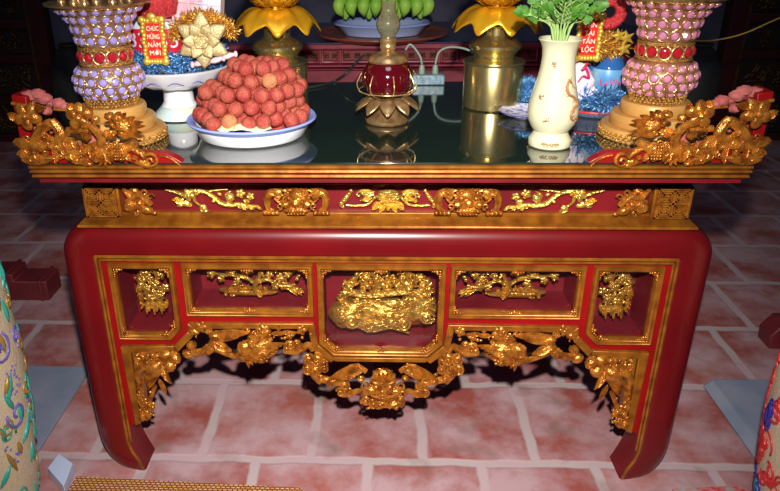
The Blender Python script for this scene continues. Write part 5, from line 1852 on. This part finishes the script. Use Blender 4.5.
# carved screens on the back wall
YS = 3.22
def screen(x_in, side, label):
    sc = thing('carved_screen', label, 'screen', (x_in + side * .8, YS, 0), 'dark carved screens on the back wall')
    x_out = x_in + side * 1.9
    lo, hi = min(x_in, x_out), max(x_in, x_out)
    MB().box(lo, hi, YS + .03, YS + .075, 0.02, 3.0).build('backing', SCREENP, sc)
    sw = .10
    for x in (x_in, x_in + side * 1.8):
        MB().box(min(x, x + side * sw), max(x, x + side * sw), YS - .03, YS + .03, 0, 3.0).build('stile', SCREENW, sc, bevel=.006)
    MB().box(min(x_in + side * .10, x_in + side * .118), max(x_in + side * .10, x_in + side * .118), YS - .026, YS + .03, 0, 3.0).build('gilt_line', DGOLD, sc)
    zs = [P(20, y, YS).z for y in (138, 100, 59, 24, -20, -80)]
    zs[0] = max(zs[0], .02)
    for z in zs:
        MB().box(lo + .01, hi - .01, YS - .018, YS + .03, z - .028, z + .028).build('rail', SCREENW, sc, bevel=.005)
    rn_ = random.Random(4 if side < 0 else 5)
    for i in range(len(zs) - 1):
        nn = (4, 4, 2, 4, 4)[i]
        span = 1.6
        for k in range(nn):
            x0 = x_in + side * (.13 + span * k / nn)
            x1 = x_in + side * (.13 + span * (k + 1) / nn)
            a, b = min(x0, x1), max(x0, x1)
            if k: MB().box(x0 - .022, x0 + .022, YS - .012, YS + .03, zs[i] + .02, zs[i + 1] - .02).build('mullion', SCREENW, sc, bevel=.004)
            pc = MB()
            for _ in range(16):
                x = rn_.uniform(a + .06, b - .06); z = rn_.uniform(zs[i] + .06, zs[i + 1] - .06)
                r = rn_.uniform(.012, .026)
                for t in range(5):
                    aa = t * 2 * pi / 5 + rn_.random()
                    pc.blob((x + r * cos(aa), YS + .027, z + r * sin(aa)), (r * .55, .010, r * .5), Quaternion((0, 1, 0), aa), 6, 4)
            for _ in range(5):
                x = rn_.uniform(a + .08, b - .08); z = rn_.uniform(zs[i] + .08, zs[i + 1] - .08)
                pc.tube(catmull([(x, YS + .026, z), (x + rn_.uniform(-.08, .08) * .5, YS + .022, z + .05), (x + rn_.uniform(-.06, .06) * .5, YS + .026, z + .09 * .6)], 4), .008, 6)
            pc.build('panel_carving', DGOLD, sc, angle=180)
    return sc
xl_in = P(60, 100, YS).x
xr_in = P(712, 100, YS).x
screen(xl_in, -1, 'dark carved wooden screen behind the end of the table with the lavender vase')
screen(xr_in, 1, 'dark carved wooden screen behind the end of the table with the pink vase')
# dark urns flanking the rear altar
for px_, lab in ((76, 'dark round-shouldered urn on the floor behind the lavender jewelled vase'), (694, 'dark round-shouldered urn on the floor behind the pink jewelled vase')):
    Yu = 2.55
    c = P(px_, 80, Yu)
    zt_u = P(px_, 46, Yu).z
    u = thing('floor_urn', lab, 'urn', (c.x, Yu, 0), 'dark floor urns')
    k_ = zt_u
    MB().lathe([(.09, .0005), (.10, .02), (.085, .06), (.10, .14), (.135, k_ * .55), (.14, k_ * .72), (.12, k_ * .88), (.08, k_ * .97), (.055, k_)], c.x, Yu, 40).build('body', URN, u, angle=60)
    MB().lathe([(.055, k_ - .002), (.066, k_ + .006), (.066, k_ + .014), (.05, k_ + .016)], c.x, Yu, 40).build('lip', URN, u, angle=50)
# yellow cord hanging across
yc = catmull([P(672, 38, 1.0), P(700, 41, 1.0), P(722, 39, 1.0), P(745, 33, 1.0), P(770, 22, 1.0), P(800, 8, 1.0), P(860, -30, 1.0)], 8)
tag(MB().tube(yc, .0045, 8, flat=.45).build('yellow_cord', YELLOW, origin=P(745, 33, 1.0), angle=180), 'flat yellow cord sagging past the pink jewelled vase', 'cord')

# ================================================================== ON THE FLOOR
# stepped red blocks
def block(sgn, label):
    b = thing('stepped_block', label, 'step block', (sgn * 1.45, 1.0, 0), 'dull red stepped blocks')
    x_e = P(47, 292, .93).x
    W_ = [(0, .085), (-.13, .085), (-.13, .115), (-.26, .115), (-.26, .145), (-.6, .145), (-.6, 0), (0, 0)]
    poly = [((-x_e - w_[0]) * 1, w_[1]) for w_ in W_]
    poly = [(x if sgn > 0 else -x, z) for x, z in poly]
    MB().prism(poly, .935, 1.06).build('block_body', CUSHION, b, bevel=.005)
    for dx in (.02, .15, .28):
        x = (-x_e + dx) * sgn
        h = .085 + .03 * int(dx / .13)
        MB().box(min(x, x + sgn * .012), max(x, x + sgn * .012), .928, 1.067, 0.0006, h + .006).build('raised_edge', CUSHION, b, bevel=.003)
    return b
block(-1, 'dull red stepped wooden block on the floor beside the porcelain floor vase with teal scrolls')
# right-hand one sits a little nearer and further out
rb_ = P(769, 334, .66)
tag(MB().prism([(rb_.x, .0006), (rb_.x + .4, .0006), (rb_.x + .4, .09), (rb_.x + .03, .10), (rb_.x - .005, .05)], .64, .72).build('red_block', CUSHION, origin=(rb_.x + .2, .65, 0), bevel=.005),
    'dull red wooden block on the floor beside the white vase with red clouds', 'step block')
# stone plinths and porcelain floor vases
q1, q2 = T(88, 369, 0), T(48, 447, 0)
pa = MB().box(-1.9, (q1.x + q2.x) / 2 + .0, -.60, q1.y, 0.0005, .012)
tag(pa.build('stone_plinth', STONE, origin=(-1.4, .1, 0), bevel=.004), 'thin blue grey stone slab under the porcelain vase with teal scrolls', 'stone slab', 'stone slabs under the floor vases')
r1, r2 = T(703, 388, 0), T(757, 476, 0)
xr0 = r1.x
pb = MB()
pb.prism([(xr0, .0005), (1.9, .0005), (1.9, .03), (xr0 + .03, .03)], -.6, r1.y + .01)
tag(pb.build('stone_plinth', STONE, origin=(1.4, .1, 0), bevel=.005), 'thick blue grey stone slab under the white vase with red clouds', 'stone slab', 'stone slabs under the floor vases')
def edge_r(c, pts):
    """radii so the turned outline passes the given picture edge points, for an axis at c"""
    out = []
    for x, y in pts:
        # sight line tangent to a circle about the axis: distance of the axis from the vertical plane through the sight line
        d = ray(x, y)
        h = Vector((d.x, d.y)).normalized()
        r = abs((c[0] - CAM.x) * h.y - (c[1] - CAM.y) * h.x)
        along = (c[0] - CAM.x) * h.x + (c[1] - CAM.y) * h.y
        z = CAM.z + d.z * along / Vector((d.x, d.y)).length
        out.append((r, z))
    return sorted(out, key=lambda q: q[1])
vl_c = (-1.02, -0.16)
el = edge_r(vl_c, [(38, 491), (38, 470), (35, 440), (30, 395), (23, 350), (15, 320), (7, 290), (1, 266)])
vr_c = (1.08, -0.20)
er = edge_r(vr_c, [(757, 491), (757, 470), (760, 445), (763, 420), (768, 395), (774, 372), (780, 350)])
def floor_vase(c, prof, label, base_z, mt, name_r):
    v = thing('porcelain_floor_vase', label, 'floor vase', (c[0], c[1], base_z), 'porcelain floor vases')
    p = [(r, z) for r, z in prof if z > base_z + .03]
    r0 = p[0][0]
    p = [(r0 * .92, base_z + .0005), (r0 * .96, base_z + .012)] + p
    zt_, rt = p[-1][1], p[-1][0]
    p += [(rt * .93, zt_ + .08), (rt * .80, zt_ + .18), (rt * .70, zt_ + .24), (rt * .85, zt_ + .30), (rt * .80, zt_ + .302), (rt * .6, zt_ + .24)]
    MB().lathe(p, c[0], c[1], 72).build('body', mt, v, angle=60)
    def R(z):
        for (a, z0), (b, z1) in zip(p[:-1], p[1:]):
            if z0 <= z <= z1: return a + (b - a) * (z - z0) / max(1e-6, z1 - z0)
        return p[-3][0]
    def on(a, z, d=.001):
        r = R(z) + d
        return Vector((c[0] + r * cos(a), c[1] + r * sin(a), z))
    return v, on, zt_
vL, onL, ztl = floor_vase(vl_c, el, 'cream porcelain floor vase with teal and violet scrolls, cut by the frame', .0125, VASEL, 'l')
rn = random.Random(6)
def deco(v, on, zlo, zhi, a0, a1, mts, n, seed, r=.004, kinds=('scroll', 'leaf')):
    rn_ = random.Random(seed)
    mbs = {nm: MB() for nm, _ in mts}
    names = [nm for nm, _ in mts]
    for k in range(n):
        nm = names[k % len(names)]
        a = rn_.uniform(a0, a1); z = rn_.uniform(zlo, zhi)
        kd = kinds[rn_.randrange(len(kinds))]
        if kd == 'scroll':
            s_ = rn_.uniform(.022, .040); sg = rn_.choice((-1, 1)); ph = rn_.uniform(0, 6)
            pts = [on(a + s_ * 5 * (1 - .8 * t / 14) * cos(ph + sg * t * .55), z + s_ * (1 - .8 * t / 14) * sin(ph + sg * t * .55), .0004) for t in range(15)]
            mbs[nm].tube(pts, r, 5, flat=1)
        elif kd == 'leaf':
            L = rn_.uniform(.04, .085); ph = rn_.uniform(.6, 2.2)
            pts = [on(a + L * 4 * (t / 6 - .5) * cos(ph), z + L * (t / 6 - .5) * sin(ph), .0002) for t in range(7)]
            mbs[nm].tube(pts, [r * q for q in (.3, 1.3, 2.0, 2.2, 1.9, 1.2, .3)], 6)
        elif kd == 'dots':
            for t in range(14):
                mbs[nm].blob(on(a + rn_.uniform(-.12, .12), z + rn_.uniform(-.035, .035), 0), r * .8, None, 6, 4)
        elif kd == 'cloud':
            for t in range(3):
                ph = rn_.uniform(0, 6); s_ = .020
                pts = [on(a + t * .06 + s_ * 5 * cos(ph + q * .5), z + .02 * t + s_ * sin(ph + q * .5), .0004) for q in range(9)]
                mbs[nm].tube(pts, r * 1.2, 6)
    for nm, m_ in mts:
        mbs[nm].build(nm, m_, v, angle=180)
deco(vL, onL, .03, ztl + .02, -1.5, .75, [('teal_scrolls', VTEAL), ('gilt_scrolls', VGOLD), ('teal_leaves', VTEAL)], 70, 3, .0032)
deco(vL, onL, .22, ztl + .02, -1.4, .7, [('violet_scales', VPURP)], 26, 4, .004, ('dots', 'scroll'))
vR, onR, ztr = floor_vase(vr_c, er, 'white porcelain floor vase with red clouds and blue eyes, cut by the frame', .0305, VASEL, 'r')
deco(vR, onR, .12, ztr + .02, 2.2, 4.9, [('red_clouds', VRED)], 34, 7, .0028, ('cloud', 'scroll'))
deco(vR, onR, .05, .12, 2.2, 4.9, [('teal_waves', VTEAL), ('navy_waves', VNAVY)], 22, 8, .0035, ('scroll',))
ey = MB()
for a_, z_ in ((3.55, .235), (2.9, .33), (4.2, .34)):
    for rr, th in ((.030, .0030), (.018, .0070)):
        ey.tube([onR(a_ + rr * 3.0 * cos(t * .4) * .8, z_ + rr * 1.4 * sin(t * .4), .0004) for t in range(17)], th, 6)
ey.build('blue_eyes', VNAVY, vR, angle=180)

# small pale blue card box and woven mat at the front
bx_ = T(63, 478, 0)
tag(MB().prism([(T(*q, 0).x, T(*q, 0).y) for q in ((50, 478), (61, 463), (75, 473), (66, 496))], .0006, .035, 'z').build('card_box', BOXW, origin=bx_, bevel=.002), 'small pale blue card box on the floor beside the woven straw mat', 'box')
m1, m2 = T(77, 478, 0), T(312, 492, 0)
mx0, my0 = m1.x, m1.y
mt_ = MB().prism([(m1.x, m1.y), (T(300, 489.5, 0).x, T(300, 489.5, 0).y), (T(312, 491, 0).x + .5, m1.y - .55), (m1.x - .03, m1.y - .55)], .0006, .006, 'z')
tag(mt_.build('woven_mat', WEAVE, origin=(m1.x, m1.y, 0)), 'orange woven straw mat lying in front of the altar table', 'mat')
f1, f2 = T(672, 490.5, 0), T(742, 487, 0)
fm = MB().prism([(f1.x, f1.y), (f2.x, f2.y + .0), (f2.x + .05, f2.y - .5), (f1.x - .02, f1.y - .5)], .0006, .006, 'z')
tag(fm.build('floral_mat', mat('floral_mat_weave', (0.60, 0.03, 0.05), 0.8, col2=(0.30, 0.35, 0.30), scale=60), origin=(f1.x, f1.y, 0)), 'red patterned mat at the front, near the curved foot and white vase', 'mat')
